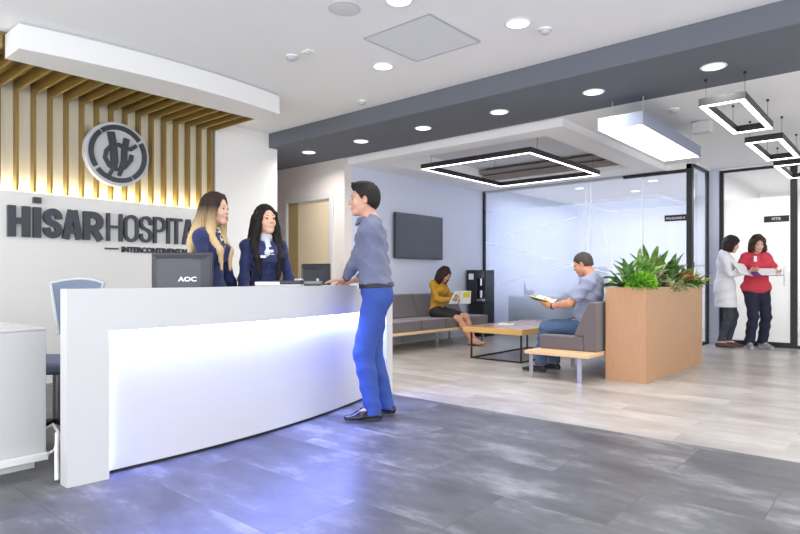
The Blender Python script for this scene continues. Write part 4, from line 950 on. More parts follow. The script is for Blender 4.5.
HAIR = {}
def hairmat(n, c, c2=None, z0=0, z1=1):
    m = mat('hair_'+n, c, 0.55, spec=0.25)
    if c2:
        nt = m.node_tree; tc = nt.nodes.new('ShaderNodeTexCoord'); sp = nt.nodes.new('ShaderNodeSeparateXYZ'); mr = nt.nodes.new('ShaderNodeMapRange'); rp = nt.nodes.new('ShaderNodeValToRGB')
        nt.links.new(tc.outputs['Object'], sp.inputs[0]); nt.links.new(sp.outputs[2], mr.inputs[0]); mr.inputs[1].default_value = z0; mr.inputs[2].default_value = z1
        rp.color_ramp.elements[0].color = c2; rp.color_ramp.elements[1].color = c; nt.links.new(mr.outputs[0], rp.inputs[0]); nt.links.new(rp.outputs[0], nt.nodes['Principled BSDF'].inputs['Base Color'])
    return m
def cap_hair(f, S, t=0.012, low=0.0, front=0.052, zlow=-0.05):
    """scalp hair: shell around the skull, open at the face"""
    s = f.s; P = lambda x, y, z: f.hc+f.HR @ (s*V3(x, y, z))
    S.ell(P(0, -0.018, 0.040), s*V3(0.073+t, 0.094+t, 0.086+t), f.HR, 0.01); S.ell(P(0, -0.045, 0.0), s*V3(0.068+t, 0.062+t, 0.085+low), f.HR, 0.02)
    return P
def face_cut(f, S, y=0.045, z=0.062, r=(0.066, 0.075, 0.1), k=0.012):
    s = f.s; S.ell(f.hc+f.HR @ (s*V3(0, 0.072, -0.035)), s*V3(*r), f.HR, k, 's')
def w2l(pt, loc, phi):
    d = V3(*pt)-V3(*loc); c, s = cos(phi), sin(phi); return (c*d[0]+s*d[1], -s*d[0]+c*d[1], d[2])
def wd2l(v, phi): c, s = cos(phi), sin(phi); return (c*v[0]+s*v[1], -s*v[0]+c*v[1], v[2])

# ------------------------------------------------------------------ visitor at the desk
skin('man', hexc(206, 158, 136)); LIPM = mat('lips_man', hexc(176, 112, 100), 0.45)
HB = hairmat('black', hexc(30, 25, 24))
def visitor():
    phi = radians(132); loc = (-3.10, 3.28, 0)
    t = thing('person', 'man in blue-grey shirt and bright blue trousers leaning his forearm on the reception desk', 'person', loc, phi)
    L = lambda p: w2l(p, loc, phi)
    fl = V3(*wd2l((-0.757, -0.654, 0), phi))
    wl = L((-3.385, 3.26, 1.04)); wr_ = L((-3.42, 3.42, 1.045))
    hd = nrm(wd2l((-0.80, -0.58, -0.10), phi)); side_l = wd2l((-0.5, 0.8, 0.1), phi)
    f = Fig(1.78, False, pelvis=(0, -0.02, 0.958), P_rot=(4, 4, 0), C_rot=(-4, 7, 0), head_rot=(6, 0, 0), girth=0.97,
            wrists=[wl, wr_], wpole=[(-0.3, -1, -0.6), (0.8, -0.6, -0.9)],
            ankles=[(-0.10, 0.0, 0.09), (0.10, -0.10, 0.09)], foot=[(-0.15, 1, 0), (0.3, 1, 0)],
            hand=[(hd, (0, 0, -1), side_l, 0.12), (nrm(wd2l((-0.9, -0.2, -0.05), phi)), (0.2, 0, -1), wd2l((0.2, -0.9, 0.1), phi), 0.55)])
    return t, f
def dress_visitor(t, f):
    h = 0.0045; s = f.s
    f.body(h, SKIN['man'], t); head_details(f.hc, f.HR, t, False, s, LIPM, HB, True)
    lo, hi = f.box()
    shirt = mat('heathered_blue_grey_shirt', hexc(112, 117, 142), 0.85, noise=0.18, nscale=120, bump=0.15, bscale=600)
    S = SDF(lo, hi, h); f.torso(S, 0.015)
    for j in (0, 1): f.arm(S, j, 0.014, 0.84); S.cone(f.sh[j]+f.CR @ V3((0.02, -0.02)[j], -0.01, -0.03), f.pel+f.PR @ V3((-0.085, 0.085)[j], -0.01, 0.09), 0.075, 0.075, 0.05)
    S.cone(f.pel+V3(0, 0, 0.02), f.chest, 0.145, 0.135, 0.04, flat=(f.PR @ V3(0, 1, 0), 0.80))
    S.warp(folds(0.0045, 1.0, 1.0)); S.cut(f.PR @ V3(0, 0, -1), f.pel+f.PR @ V3(0, 0, 0.045))
    S.cone(f.nb+f.CR @ V3(0, 0.0, 0.02), f.nb+f.CR @ V3(0, 0.03, 0.14), 0.057, 0.062, 0.004, 's')
    sh = S.mesh('shirt', shirt, t)
    # collar
    C = SDF(f.nb-0.2, f.nb+0.25, 0.004); a0 = f.nb+f.CR @ V3(0, -0.004, 0.005); a1 = f.nb+f.CR @ V3(0, 0.018, 0.062)
    C.cone(a0, a1, 0.078, 0.068, 0.005); C.cone(f.nb+f.CR @ V3(0, 0.0, 0.02), f.nb+f.CR @ V3(0, 0.03, 0.14), 0.060, 0.062, 0.003, 's'); C.cut(f.CR @ V3(0, -0.15, 1), a1+f.CR @ V3(0, 0, -0.012)); C.cut(f.CR @ V3(0, 0, -1), a0+V3(0, 0, -0.02)); C.ell(a1+f.CR @ V3(0, 0.075, 0.0), (0.014, 0.04, 0.06), f.CR, 0.004, 's'); 
    for q in (-1, 1):
        C.cone(a1+f.CR @ V3(q*0.055, 0.03, -0.012), a1+f.CR @ V3(q*0.030, 0.098, -0.055), 0.012, 0.006, 0.006); C.cone(a1+f.CR @ V3(q*0.02, 0.075, -0.015), a1+f.CR @ V3(q*0.030, 0.098, -0.055), 0.012, 0.006, 0.006)
    C.mesh('collar', shirt, sh)
    # placket and buttons
    fy = lambda z: f.chest+f.CR @ V3(0, 0.0, z)
    pl = MB(); pts = []
    for z in (0.17, 0.10, 0.02, -0.06, -0.14, -0.20):
        pts.append(f.chest+f.CR @ V3(0, 0.124*sqrt(max(0.1, 1-(max(z, 0)/0.235)**2)) if z > -0.06 else 0.118, z))
    for p in pts[:-1]: MB().ell(tuple(p+f.CR @ V3(0, 0.004, 0)), (0.006, 0.004, 0.006)).build('button', M['paper'], sh, smooth='all')
    # trousers
    tr = mat('bright_blue_trousers', hexc(48, 76, 150), 0.8, noise=0.08, nscale=200, bump=0.1, bscale=500)
    lo2 = lo.copy(); hi2 = hi.copy(); hi2[2] = f.pel[2]+0.12
    S = SDF(lo2, hi2, h); g = SDF(lo2, hi2, h); f.torso(S, 0.014)
    S.cut(f.PR @ V3(0, 0, 1), f.pel+f.PR @ V3(0, 0, 0.055)); 
    for j in (0, 1): f.leg(S, j, 0.012); f.slack(S, j)
    S.warp(folds(0.003, 2.3, 0.8)); S.cut((0, 0, -1), (0, 0, 0.05)); T_ = S.mesh('trousers', tr, t)
    # belt
    B = SDF(lo2, hi2, h); f.torso(B, 0.027); B.cut(f.PR @ V3(0, 0, 1), f.pel+f.PR @ V3(0, 0, 0.062)); B.cut(f.PR @ V3(0, 0, -1), f.pel+f.PR @ V3(0, 0, 0.028)); b = B.mesh('belt', M['black'], t)
    MB().box(-0.022, 0.022, -0.004, 0.004, -0.018, 0.018, R=Matrix(f.PR.tolist()), off=tuple(f.pel+f.PR @ V3(0, 0.131, 0.045))).build('buckle', M['chrome'], b, bevel=0.003)
    for j in (0, 1):
        o = f.shoe(j, 0.004, mat('black_leather', hexc(30, 30, 38), 0.22), t)
    # watch on the left wrist
    p = f.wr[0]+(f.el[0]-f.wr[0])*0.075; ax = nrm(f.el[0]-f.wr[0])
    W = MB().tube([p-ax*0.011, p+ax*0.011], 0.0335, 20).build('wristwatch', M['black'], t, smooth=True); up = nrm(V3(0, 0, 1)-ax*ax[2])
    MB().tube([p+up*0.030, p+up*0.042], 0.018, 20).build('watch_case', mat('watch_metal', hexc(170, 150, 100), 0.3, 1.0), W, smooth=True)
    # short hair, quiff forward
    H = SDF(f.hc-0.16, f.hc+0.18, 0.0035); P = cap_hair(f, H, 0.012)
    H.ell(P(0, 0.040, 0.100), V3(0.058, 0.052, 0.030)*s, f.HR, 0.015); H.ell(P(0, 0.0, 0.118), V3(0.060, 0.07, 0.022)*s, f.HR, 0.015)
    for i in range(14): 
        a = -0.05+0.1*(i/13); H.cone(P(a, 0.02, 0.112), P(a*1.05, 0.082+0.006*sin(i*2.1), 0.112+0.008*sin(i*1.7)), 0.011, 0.006, 0.008)
    H.warp(strands(f.hc, f.HR, 120, 0.0018)); face_cut(f, H, r=(0.090, 0.078, 0.105)); H.ell(P(0, 0.03, -0.085), V3(0.12, 0.10, 0.075)*s, f.HR, 0.008, 's')
    for q in (-1, 1): H.ell(P(q*0.085, 0.002, -0.012), V3(0.025, 0.026, 0.036)*s, f.HR, 0.006, 's')
    H.cut(f.HR @ V3(0, 0.25, -1), P(0, -0.08, -0.065)); H.mesh('hair', HB, t)
    # light beard shadow is left to the skin; pen in the right hand
t, f = visitor(); dress_visitor(t, f)
o = thing('pen', 'thin pale pen held upright in the visitor\'s hand above the counter', 'pen', (-3.53, 3.35, 1.04))
MB().tube([(0, 0, 0), (0.004, 0, 0.125)], 0.004, 8).build('barrel', M['greyplastic'], o, smooth=True); MB().tube([(0.004, 0, 0.125), (0.005, 0, 0.14)], [0.0035, 0.001], 8).build('tip', M['chrome'], o, smooth=True)

# ------------------------------------------------------------------ receptionists
skin('rec1', hexc(224, 178, 156)); skin('rec2', hexc(222, 174, 148)); LIPF = mat('lips_rose', hexc(186, 84, 88), 0.35)
NAVY = mat('navy_jacket', hexc(28, 40, 90), 0.8, noise=0.10, nscale=90, bump=0.12, bscale=700, sheen=0.2)
def scarf(f, t, m, r=0.062):
    C = SDF(f.nb-0.22, f.nb+0.22, 0.004); s = f.s
    C.cone(f.nb+f.CR @ V3(0, 0.0, 0.0), f.nb+f.CR @ V3(0, 0.02, 0.03), (r+0.004)*s, r*s, 0.01)
    C.cone(f.nb+f.CR @ V3(0, 0.07, -0.01), f.nb+f.CR @ V3(0.015, 0.115, -0.10), 0.022*s, 0.026*s, 0.015); C.cone(f.nb+f.CR @ V3(0, 0.07, -0.01), f.nb+f.CR @ V3(-0.03, 0.105, -0.08), 0.02*s, 0.02*s, 0.015)
    C.ell(f.nb+f.CR @ V3(0, 0.080, -0.01), (0.024*s,)*3, None, 0.01); C.warp(folds(0.0018, 4, 2)); C.mesh('neck_scarf', m, t)
def receptionist(loc, phi, H, label, skinm, head, crot, hairfn, scarfm, smile, badge=False):
    t = thing('person', label, 'person', loc, phi)
    s = H/1.75
    f = Fig(H, True, pelvis=(0, 0, 0.93*s), C_rot=crot, head_rot=head, wrists=[(-0.17, 0.33, 1.045), (0.17, 0.33, 1.045)] if badge is None else [(-0.22, 0.14, 0.80), (0.22, 0.14, 0.80)], wpole=[(-0.6, -1, -0.4), (0.6, -1, -0.4)],
            ankles=[(-0.08, 0, 0.085), (0.08, 0.0, 0.085)], hand=[((0.3, 1, -0.5), (0.3, -0.4, -1), (1, 0, 0), 0.25), ((-0.3, 1, -0.5), (-0.3, -0.4, -1), (-1, 0, 0), 0.25)])
    f.body(0.005, skinm, t); hb = hairfn[0]; head_details(f.hc, f.HR, t, True, s, LIPF, HB, smile)
    lo, hi = f.box(); S = SDF(lo, hi, 0.005); f.torso(S, 0.012)
    for j in (0, 1): f.arm(S, j, 0.011, 0.95)
    S.warp(folds(0.0035, 3.1, 1.0)); S.cut((0, 0, -1), f.pel+V3(0, 0, -0.10)); S.cone(f.nb+f.CR @ V3(0, 0.01, 0.0), f.nb+f.CR @ V3(0, 0.05, 0.12), 0.056*s, 0.075*s, 0.006, 's')
    S.cone(f.nb+f.CR @ V3(0, 0.14, 0.03), f.nb+f.CR @ V3(0, 0.15, -0.09), 0.045*s, 0.008, 0.01, 's')
    jk = S.mesh('jacket', NAVY, t)
    p0 = f.chest+f.CR @ V3(0, 0.112, 0.0)
    for z in (-0.05, -0.12): MB().ell(tuple(f.chest+f.CR @ V3(0, 0.122*s if z > -0.1 else 0.108*s, z)), (0.008, 0.005, 0.008)).build('button', M['darkgrey'], jk, smooth='all')
    # blouse insert
    B = SDF(f.nb-0.25, f.nb+0.2, 0.005); f.torso(B, 0.006); B.cut(f.CR @ V3(0, 0, -1), f.nb+f.CR @ V3(0, 0, -0.11)); B.cut(f.CR @ V3(1, 0, 0), f.nb+f.CR @ V3(0.05, 0, 0)); B.cut(f.CR @ V3(-1, 0, 0), f.nb+f.CR @ V3(-0.05, 0, 0)); B.cut(f.CR @ V3(0, -1, 0), f.nb+f.CR @ V3(0, 0.02, 0)); B.cone(f.nb+f.CR @ V3(0, 0.01, 0.0), f.nb+f.CR @ V3(0, 0.05, 0.12), 0.052*s, 0.075*s, 0.006, 's'); B.mesh('blouse', scarfm[1], t)
    K = SDF((lo[0], lo[1], -0.01), (hi[0], hi[1], f.pel[2]+0.12), 0.007); f.torso(K, 0.009)
    for j in (0, 1): f.leg(K, j, 0.008)
    K.cut((0, 0, 1), f.pel+V3(0, 0, 0.0)); K.cut((0, 0, -1), (0, 0, 0.10)); K.mesh('trousers', NAVY, t)
    for j in (0, 1): f.shoe(j, 0.005, M['black'], t)
    scarf(f, t, scarfm[0])
    if badge: 
        bd = MB().box(-0.022, 0.022, -0.002, 0.002, -0.010, 0.010, R=Matrix(f.CR.tolist()), off=tuple(f.chest+f.CR @ V3(0.055, 0.137*s, 0.02))).build('name_badge', M['paper'], t)
    Hh = SDF((f.hc[0]-0.28, f.hc[1]-0.28, f.hc[2]-0.52), f.hc+V3(0.28, 0.28, 0.16), 0.0045); hairfn[1](f, Hh); Hh.mesh('hair', hairfn[0], t)
    return t, f
def long_hair(front_y=0.055, width=0.085, length=0.40, seed=0, amp=0.0022, part=0):
    def fn(f, S):
        s = f.s; P = cap_hair(f, S, 0.014, 0.01); B = lambda x, y, z: f.nb+f.CR @ (s*V3(x, y, z))
        for q in (-1, 1):
            # curtain beside the face down to the chest
            S.cone(P(q*0.070, 0.030, 0.045), P(q*0.084, 0.016, -0.06), 0.024*s, 0.030*s, 0.02)
            S.cone(P(q*0.084, 0.016, -0.06), B(q*0.105, 0.055, -0.03), 0.032*s, 0.038*s, 0.02)
            S.cone(B(q*0.105, 0.055, -0.03), B(q*0.095, 0.135, -0.14), 0.038*s, 0.032*s, 0.02, flat=(f.CR @ V3(0, 1, 0), 0.75))
            S.cone(B(q*0.095, 0.135, -0.14), B(q*0.080, 0.145, -0.14-length*0.35), 0.032*s, 0.014*s, 0.02, flat=(f.CR @ V3(0, 1, 0), 0.6))
            S.cone(P(q*0.055, -0.05, 0.0), B(q*0.085, -0.075, -0.08), 0.055*s, 0.055*s, 0.03)
            S.cone(B(q*0.085, -0.075, -0.06), B(q*0.07, -0.115, -0.05-length*0.6), 0.05*s, 0.022*s, 0.03, flat=(f.CR @ V3(0, 1, 0), 0.6))
            S.cone(P(q*0.012, 0.058, 0.108), P(q*0.068, 0.040, 0.050), 0.010*s, 0.016*s, 0.015)
        S.cone(P(0, -0.07, 0.0), B(0, -0.11, -0.06), 0.065*s, 0.06*s, 0.03)
        S.warp(strands(f.hc, f.HR, 130, amp, seed))
        S.ell(P(0, 0.088, -0.018), V3(0.060, 0.066, 0.104)*s, f.HR, 0.008, 's')
    return fn
BL = hairmat('ombre', hexc(48, 36, 30), hexc(214, 184, 140), 1.40, 1.60)
DK = hairmat('dark', hexc(24, 20, 20))
patt = mat('patterned_scarf', hexc(60, 54, 58), 0.6); _nt = patt.node_tree
_v = _nt.nodes.new('ShaderNodeTexVoronoi'); _v.inputs['Scale'].default_value = 55; _r = _nt.nodes.new('ShaderNodeValToRGB'); _r.color_ramp.interpolation = 'CONSTANT'
_r.color_ramp.elements[0].color = hexc(40, 40, 60); _r.color_ramp.elements[1].position = 0.35; _r.color_ramp.elements[1].color = hexc(210, 180, 110); _e = _r.color_ramp.elements.new(0.65); _e.color = hexc(226, 222, 214)
_tc = _nt.nodes.new('ShaderNodeTexCoord'); _nt.links.new(_tc.outputs['Object'], _v.inputs['Vector']); _sp = _nt.nodes.new('ShaderNodeSeparateXYZ'); _nt.links.new(_v.outputs['Color'], _sp.inputs[0]); _nt.links.new(_sp.outputs[0], _r.inputs[0]); _nt.links.new(_r.outputs[0], _nt.nodes['Principled BSDF'].inputs['Base Color'])
receptionist((-4.08, 2.50, 0), radians(-62), 1.72, 'receptionist in navy jacket with dark-to-blonde long hair, face turned to the visitor', SKIN['rec1'], (0, 1, 0), (6, 2, 0),
             (BL, long_hair(seed=1)), (patt, NAVY), False)
receptionist((-3.98, 2.93, 0), radians(-108), 1.655, 'smiling receptionist in navy jacket with long straight black hair', SKIN['rec2'], (8, -2, 3), (0, 2, 0),
             (DK, long_hair(seed=5, length=0.5)), (mat('white_navy_scarf', hexc(214, 218, 232), 0.6), M['paper']), True, True)

# ------------------------------------------------------------------ seated woman with a magazine
skin('sw', hexc(206, 150, 122))
def seated_woman():
    loc = (-5.76, 7.60, 0); phi = radians(-92)
    t = thing('person', 'seated woman in mustard jacket and black skirt reading a magazine on the long bench', 'person', loc, phi)
    A1 = w2l((-5.30, 7.93, 0.09), loc, phi); A2 = w2l((-5.27, 7.81, 0.09), loc, phi)
    f = Fig(1.60, True, pelvis=(0, 0.0, 0.55), P_rot=(0, -14, 0), C_rot=(0, 10, 0), head_rot=(4, 34, 0),
            wrists=[(-0.16, 0.31, 0.72), (0.08, 0.33, 0.73)], wpole=[(-0.7, -0.8, -1), (0.7, -0.8, -1)],
            ankles=[A1, A2], kpole=[(-0.25, 0.6, 2.2), (-0.25, 0.6, 2.2)], foot=[(-0.5, 1, 0), (-0.4, 1, 0)],
            hand=[((0.25, 0.8, 0.35), (0.8, -0.1, 0.3), (0, 0.3, 1), 0.5), ((-0.25, 0.8, 0.35), (-0.8, -0.1, 0.3), (0, 0.3, 1), 0.5)])
    f.body(0.006, SKIN['sw'], t); head_details(f.hc, f.HR, t, True, f.s, LIPF, HB)
    mu = mat('mustard_jacket', hexc(176, 132, 34), 0.85, noise=0.08, nscale=90, bump=0.1)
    lo, hi = f.box(); S = SDF(lo, hi, 0.006); f.torso(S, 0.014)
    for j in (0, 1): f.arm(S, j, 0.014, 0.9)
    S.warp(folds(0.0035, 0.7)); S.cut((0, 0, -1), (0, 0, f.pel[2]-0.05)); S.cone(f.nb+f.CR @ V3(0, 0.01, 0.0), f.nb+f.CR @ V3(0, 0.05, 0.12), 0.056, 0.075, 0.006, 's'); S.mesh('jacket', mu, t)
    K = SDF(lo, hi, 0.006); f.torso(K, 0.008)
    for j in (0, 1): f.leg(K, j, 0.012)
    K.cone((f.hip[0]+f.hip[1])/2, (f.kn[0]+f.kn[1])/2, 0.09, 0.07, 0.03)
    K.cut((0, 0, 1), f.waist); kx = (f.kn[0]+f.kn[1])/2; K.cut((0, 1, -0.25), kx+V3(0, -0.05, 0)); K.cut((0, 0, -1), (0, 0, 0.42)); K.mesh('skirt', mat('black_skirt', hexc(34, 32, 36), 0.8), t)
    for j in (0, 1): f.shoe(j, 0.005, mat('tan_sandal', hexc(186, 140, 112), 0.5), t, slim=0.005, name='sandal')
    H = SDF(f.hc-V3(0.24, 0.24, 0.34), f.hc+V3(0.24, 0.24, 0.16), 0.005); P = cap_hair(f, H, 0.018, 0.02); s = f.s
    for q in (-1, 1):
        H.cone(P(q*0.07, 0.03, 0.05), P(q*0.095, 0.03, -0.08), 0.028, 0.036, 0.02); H.cone(P(q*0.09, 0.03, -0.08), P(q*0.085, 0.03, -0.19), 0.038, 0.028, 0.02); H.cone(P(q*0.05, -0.06, -0.02), P(q*0.075, -0.03, -0.18), 0.06, 0.045, 0.03)
    H.cone(P(0, -0.07, 0), P(0, -0.06, -0.16), 0.065, 0.05, 0.03); H.warp(lambda X, Y, Z: 0.006*np.sin(55*Z+20*X)*np.cos(30*Y+12*X)); H.warp(strands(f.hc, f.HR, 90, 0.0018)); H.ell(P(0, 0.085, -0.025), V3(0.055, 0.062, 0.098)*s, f.HR, 0.008, 's')
    H.mesh('hair', hairmat('brown', hexc(44, 30, 26)), t)
    # magazine in her hands
    c, s_ = cos(phi), sin(phi); wl = lambda p: (loc[0]+c*p[0]-s_*p[1], loc[1]+s_*p[0]+c*p[1], p[2])
    m = thing('magazine', 'open magazine with colourful cover held by the seated woman', 'magazine', wl((-0.04, 0.40, 0.765)), phi)
    R1 = Matrix.Rotation(radians(-30), 3, 'Z') @ Matrix.Rotation(radians(56), 3, 'X')
    for q in (-1, 1):
        Rq = Matrix.Rotation(radians(q*20), 3, 'Z') @ R1
        MB().box(*((0, 0.17) if q > 0 else (-0.17, 0)), -0.12, 0.12, -0.003, 0.003, R=Rq).build('page', M['paper'], m)
        MB().box(*((0.02, 0.15) if q > 0 else (-0.155, -0.05)), (0.0 if q < 0 else -0.10), 0.105, -0.0045, -0.003, R=Rq).build('cover_print', M['paper'] if q > 0 else M['yellowpaper'], m)
    b = MB(); Rq = Matrix.Rotation(radians(20), 3, 'Z') @ R1
    cs = [hexc(58, 120, 170), hexc(176, 50, 60), hexc(90, 60, 90), hexc(60, 150, 120)]
    for i, (x, y) in enumerate([(0.10, 0.03), (0.06, 0.0), (0.11, -0.03), (0.06, -0.045)]):
        MB().ell((0, 0, 0), (0.030, 0.030, 0.0012), R=Rq).build('cover_spot', mat('cover_ink_%d' % i, cs[i], 0.5), m, loc=tuple(Rq @ Vector((x, y, -0.005))))
seated_woman()
# ------------------------------------------------------------------ seated man with a book
skin('sm', hexc(196, 140, 112))
def seated_man():
    loc = (-2.70, 6.26, 0); phi = radians(97)
    t = thing('person', 'grey-haired man in grey-lilac t-shirt and jeans sitting beside the planter with a book', 'person', loc, phi)
    f = Fig(1.76, False, pelvis=(0, 0.0, 0.555), P_rot=(0, -16, 0), C_rot=(2, 2, 0), head_rot=(4, 22, 0), girth=1.12,
            wrists=[(-0.15, 0.36, 0.745), (0.10, 0.38, 0.75)], wpole=[(-0.9, -0.5, -0.9), (0.9, -0.6, -0.9)],
            ankles=[(-0.10, 0.50, 0.09), (0.13, 0.42, 0.09)], kpole=[(0, 0.5, 1), (0, 0.5, 1)], foot=[(-0.05, 1, 0), (0.15, 1, 0)],
            hand=[((0.1, 1, 0.25), (0.75, 0, 0.6), (0, 0.1, 1), 0.45), ((-0.1, 1, 0.25), (-0.75, 0, 0.6), (0, 0.1, 1), 0.45)])
    f.body(0.005, SKIN['sm'], t); head_details(f.hc, f.HR, t, False, f.s, LIPM, hairmat('grey_brow', hexc(70, 62, 58)))
    ts = mat('grey_lilac_tshirt', hexc(140, 146, 172), 0.9, noise=0.12, nscale=80, bump=0.1)
    lo, hi = f.box(); S = SDF(lo, hi, 0.006); f.torso(S, 0.016)
    for j in (0, 1): f.sleeve(S, j, 0.018, 0.80, 0.006)
    S.warp(folds(0.0045, 5.5)); S.cut((0, 0, -1), (0, 0, f.pel[2]-0.06))
    S.cone(f.nb+f.CR @ V3(0, 0.01, 0.005), f.nb+f.CR @ V3(0, 0.05, 0.12), 0.062, 0.075, 0.006, 's'); S.mesh('t_shirt', ts, t)
    K = SDF(lo, hi, 0.006); f.torso(K, 0.010)
    for j in (0, 1): f.leg(K, j, 0.014, flare=0.018)
    K.warp(folds(0.0035, 1.9)); K.cut((0, 0, 1), (0, 0, f.pel[2]+0.05), ((lo[0], lo[1], lo[2]), (hi[0], 0.14, hi[2]))); K.cut((0, 0, -1), (0, 0, 0.09)); K.mesh('jeans', mat('blue_jeans', hexc(70, 92, 124), 0.85, noise=0.2, nscale=25), t)
    for j in (0, 1): f.shoe(j, 0.005, M['black'], t, mat('rubber_sole', hexc(60, 58, 58), 0.7))
    p = f.wr[0]+(f.el[0]-f.wr[0])*0.10; ax = nrm(f.el[0]-f.wr[0]); MB().tube([p-ax*0.01, p+ax*0.01], 0.034, 20).build('wristwatch', M['black'], t, smooth=True)
    H = SDF(f.hc-0.16, f.hc+0.16, 0.004); P = cap_hair(f, H, 0.007); H.warp(strands(f.hc, f.HR, 120, 0.0012)); face_cut(f, H, r=(0.095, 0.080, 0.100)); H.ell(P(0, 0.03, -0.085), V3(0.12, 0.10, 0.08), f.HR, 0.008, 's')
    for q in (-1, 1): H.ell(P(q*0.085, 0.002, -0.012), V3(0.025, 0.026, 0.036), f.HR, 0.006, 's')
    H.cut(f.HR @ V3(0, 0.25, -1), P(0, -0.08, -0.045)); H.mesh('hair', hairmat('greying', hexc(66, 60, 58)), t)
    c, s_ = cos(phi), sin(phi); wl = lambda p: (loc[0]+c*p[0]-s_*p[1], loc[1]+s_*p[0]+c*p[1], p[2])
    m = thing('book', 'open book with yellow pages held by the seated man', 'book', wl((-0.02, 0.50, 0.79)), phi)
    for q in (-1, 1):
        Rq = Matrix.Rotation(radians(-q*16), 3, 'Y') @ Matrix.Rotation(radians(14), 3, 'X'); x0, x1 = ((0, 0.15) if q > 0 else (-0.15, 0))
        MB().box(x0, x1, -0.11, 0.11, 0.0, 0.010, R=Rq).build('pages', M['yellowpaper'] if q < 0 else M['paper'], m)
        MB().box(x0*1.03, x1*1.03, -0.115, 0.115, -0.005, 0.0, R=Rq).build('cover', M['blackplastic'], m)
seated_man()
# ------------------------------------------------------------------ two standing women at the glass door
skin('w1', hexc(214, 166, 144)); skin('w2', hexc(222, 172, 152))
def short_hair(f, S, vol=0.02, wav=0.006, ln=0.10):
    P = cap_hair(f, S, vol, 0.02); s = f.s
    for q in (-1, 1):
        S.cone(P(q*0.07, 0.02, 0.05), P(q*0.092, 0.02, -ln), 0.03, 0.034, 0.02); S.cone(P(q*0.05, -0.06, -0.02), P(q*0.07, -0.05, -ln-0.01), 0.06, 0.045, 0.03)
    S.cone(P(0, -0.07, 0), P(0, -0.07, -ln), 0.065, 0.05, 0.03)
    if wav: S.warp(lambda X, Y, Z: wav*np.sin(70*Z+25*X)*np.cos(45*Y+50*X))
    S.warp(strands(f.hc, f.HR, 80, 0.0018)); S.ell(P(0, 0.085, -0.02), V3(0.055, 0.062, 0.092)*s, f.HR, 0.008, 's')
def white_coat_woman():
    loc = (-2.215, 10.20, 0); phi = radians(-78); t = thing('person', 'woman in white coat and dark trousers standing in profile holding papers', 'person', loc, phi)
    f = Fig(1.74, True, pelvis=(0, 0, 0.925), C_rot=(0, 3, 0), head_rot=(0, 20, 0), girth=1.02, wrists=[(-0.10, 0.30, 1.17), (0.16, 0.30, 1.15)], wpole=[(-0.7, -0.6, -1), (0.7, -0.6, -1)],
            ankles=[(-0.07, 0.05, 0.085), (0.07, -0.06, 0.085)], hand=[((0.1, 1, 0.15), (0.5, 0, 1), (-0.3, 0, 0.6), 0.4), ((-0.1, 1, 0.15), (-0.5, 0, 1), (0.3, 0, 0.6), 0.4)])
    f.body(0.007, SKIN['w1'], t); head_details(f.hc, f.HR, t, True, f.s, LIPF, HB)
    lo, hi = f.box(); S = SDF(lo, hi, 0.007); f.torso(S, 0.030)
    for j in (0, 1): f.arm(S, j, 0.016, 0.85)
    S.cone(f.waist, f.pel+V3(0, 0.01, -0.02), 0.14, 0.165, 0.04, flat=((0, 1, 0), 0.8)); S.cone(f.pel, f.pel+V3(0, 0.02, -0.28), 0.168, 0.185, 0.04, flat=((0, 1, 0), 0.85))
    S.warp(folds(0.005, 2.0, 0.7)); S.cut((0, 0, -1), (0, 0, 0.62)); S.cone(f.nb+V3(0, 0.01, 0.0), f.nb+V3(0, 0.05, 0.12), 0.056, 0.075, 0.006, 's')
    ct = S.mesh('white_coat', mat('white_cotton_coat', hexc(228, 228, 234), 0.85), t)
    for z in (1.25, 1.10, 0.95, 0.80): MB().ell((0, 0.150 if z < 1.1 else 0.165, z), (0.008, 0.005, 0.008)).build('button', M['greyplastic'], ct, smooth='all')
    K = SDF((lo[0], lo[1], -0.01), (hi[0], hi[1], 0.95), 0.007)
    for j in (0, 1): f.leg(K, j, 0.008)
    K.cut((0, 0, -1), (0, 0, 0.10)); K.cut((0, 0, 1), (0, 0, 0.70)); K.mesh('trousers', mat('dark_grey_trousers', hexc(58, 60, 72), 0.85), t)
    for j in (0, 1): f.shoe(j, 0.006, mat('brown_leather_clog', hexc(72, 44, 36), 0.4), t, name='clog')
    H = SDF(f.hc-V3(0.22, 0.22, 0.26), f.hc+V3(0.22, 0.22, 0.16), 0.006); short_hair(f, H, 0.018, 0.002, 0.09); H.mesh('hair', hairmat('bob', hexc(44, 32, 30)), t)
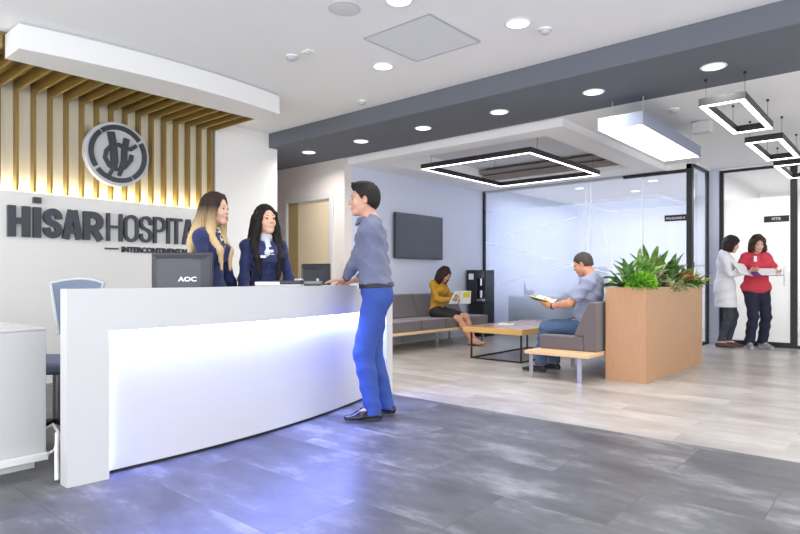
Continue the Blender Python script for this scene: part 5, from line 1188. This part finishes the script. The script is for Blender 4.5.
def red_top_woman():
    loc = (-1.83, 10.42, 0); phi = radians(-128-25+180+0)
    phi = radians(-146+2); t = thing('person', 'woman in coral red tunic and navy trousers facing forward holding a folder', 'person', loc, phi)
    f = Fig(1.735, True, pelvis=(0, 0, 0.92), C_rot=(0, 2, 0), head_rot=(-6, 14, 3), girth=1.14, wrists=[(-0.15, 0.30, 1.14), (0.20, 0.27, 1.16)], wpole=[(-0.9, -0.5, -1), (0.9, -0.5, -1)],
            ankles=[(-0.09, 0.0, 0.085), (0.10, 0.0, 0.085)], foot=[(-0.3, 1, 0), (0.3, 1, 0)], hand=[((0.3, 1, 0.1), (0.3, 0, 1), (-0.6, 0, 0.3), 0.3), ((-0.2, 1, 0.2), (-0.4, 0, 1), (0.6, 0, 0.3), 0.4)])
    f.body(0.007, SKIN['w2'], t); head_details(f.hc, f.HR, t, True, f.s, LIPF, HB)
    lo, hi = f.box(); S = SDF(lo, hi, 0.007); f.torso(S, 0.030)
    for j in (0, 1): f.sleeve(S, j, 0.022, 0.72, 0.007)
    S.cone(f.waist, f.pel, 0.15, 0.17, 0.04, flat=((0, 1, 0), 0.8)); S.warp(folds(0.004, 2.7, 0.8)); S.cut((0, 0, -1), (0, 0, 0.84))
    S.cone(f.nb+f.CR @ V3(0, 0.14, 0.06), f.nb+f.CR @ V3(0, 0.15, -0.10), 0.06, 0.008, 0.01, 's'); S.cone(f.nb+V3(0, 0.01, 0.0), f.nb+V3(0, 0.05, 0.12), 0.058, 0.075, 0.006, 's')
    tp = S.mesh('tunic', mat('coral_red_tunic', hexc(208, 62, 78), 0.85), t)
    MB().box(-0.022, 0.022, -0.003, 0.003, -0.05, 0.035, off=(0.10, 0.178, 1.36)).build('name_badge', M['paper'], tp)
    K = SDF((lo[0], lo[1], -0.01), (hi[0], hi[1], 1.1), 0.007); f.torso(K, 0.010)
    for j in (0, 1): f.leg(K, j, 0.016, flare=0.02)
    K.warp(folds(0.004, 0.3, 0.7)); K.cut((0, 0, -1), (0, 0, 0.07)); K.cut((0, 0, 1), (0, 0, 0.89)); K.mesh('trousers', mat('navy_trousers', hexc(32, 36, 58), 0.85), t)
    for j in (0, 1): f.shoe(j, 0.006, mat('grey_sneaker', hexc(150, 158, 172), 0.6), t, M['paper'], name='sneaker')
    H = SDF(f.hc-V3(0.22, 0.22, 0.26), f.hc+V3(0.22, 0.22, 0.16), 0.006); short_hair(f, H, 0.024, 0.009, 0.09); H.mesh('hair', hairmat('curly', hexc(62, 42, 34)), t)
white_coat_woman(); red_top_woman()
t = thing('paper_sheet', 'white sheets of paper held up by the woman in the white coat', 'papers', (-1.95, 10.06, 1.20), radians(-139))
R1 = Matrix.Rotation(radians(-38), 3, 'X') @ Matrix.Rotation(radians(-14), 3, 'Y')
MB().box(-0.105, 0.105, -0.15, 0.15, 0, 0.003, R=R1).build('sheet', M['paper'], t)
t = thing('folder', 'purple folder with white paper held by the woman in the red tunic', 'folder', (-1.68, 10.17, 1.15), radians(-144))
R1 = Matrix.Rotation(radians(-24), 3, 'X')
MB().box(-0.20, 0.20, -0.13, 0.13, 0, 0.006, R=R1).build('cover', mat('purple_card', hexc(96, 58, 140), 0.6), t); MB().box(-0.19, 0.10, -0.12, 0.125, 0.0065, 0.011, R=R1).build('sheet', M['paper'], t)
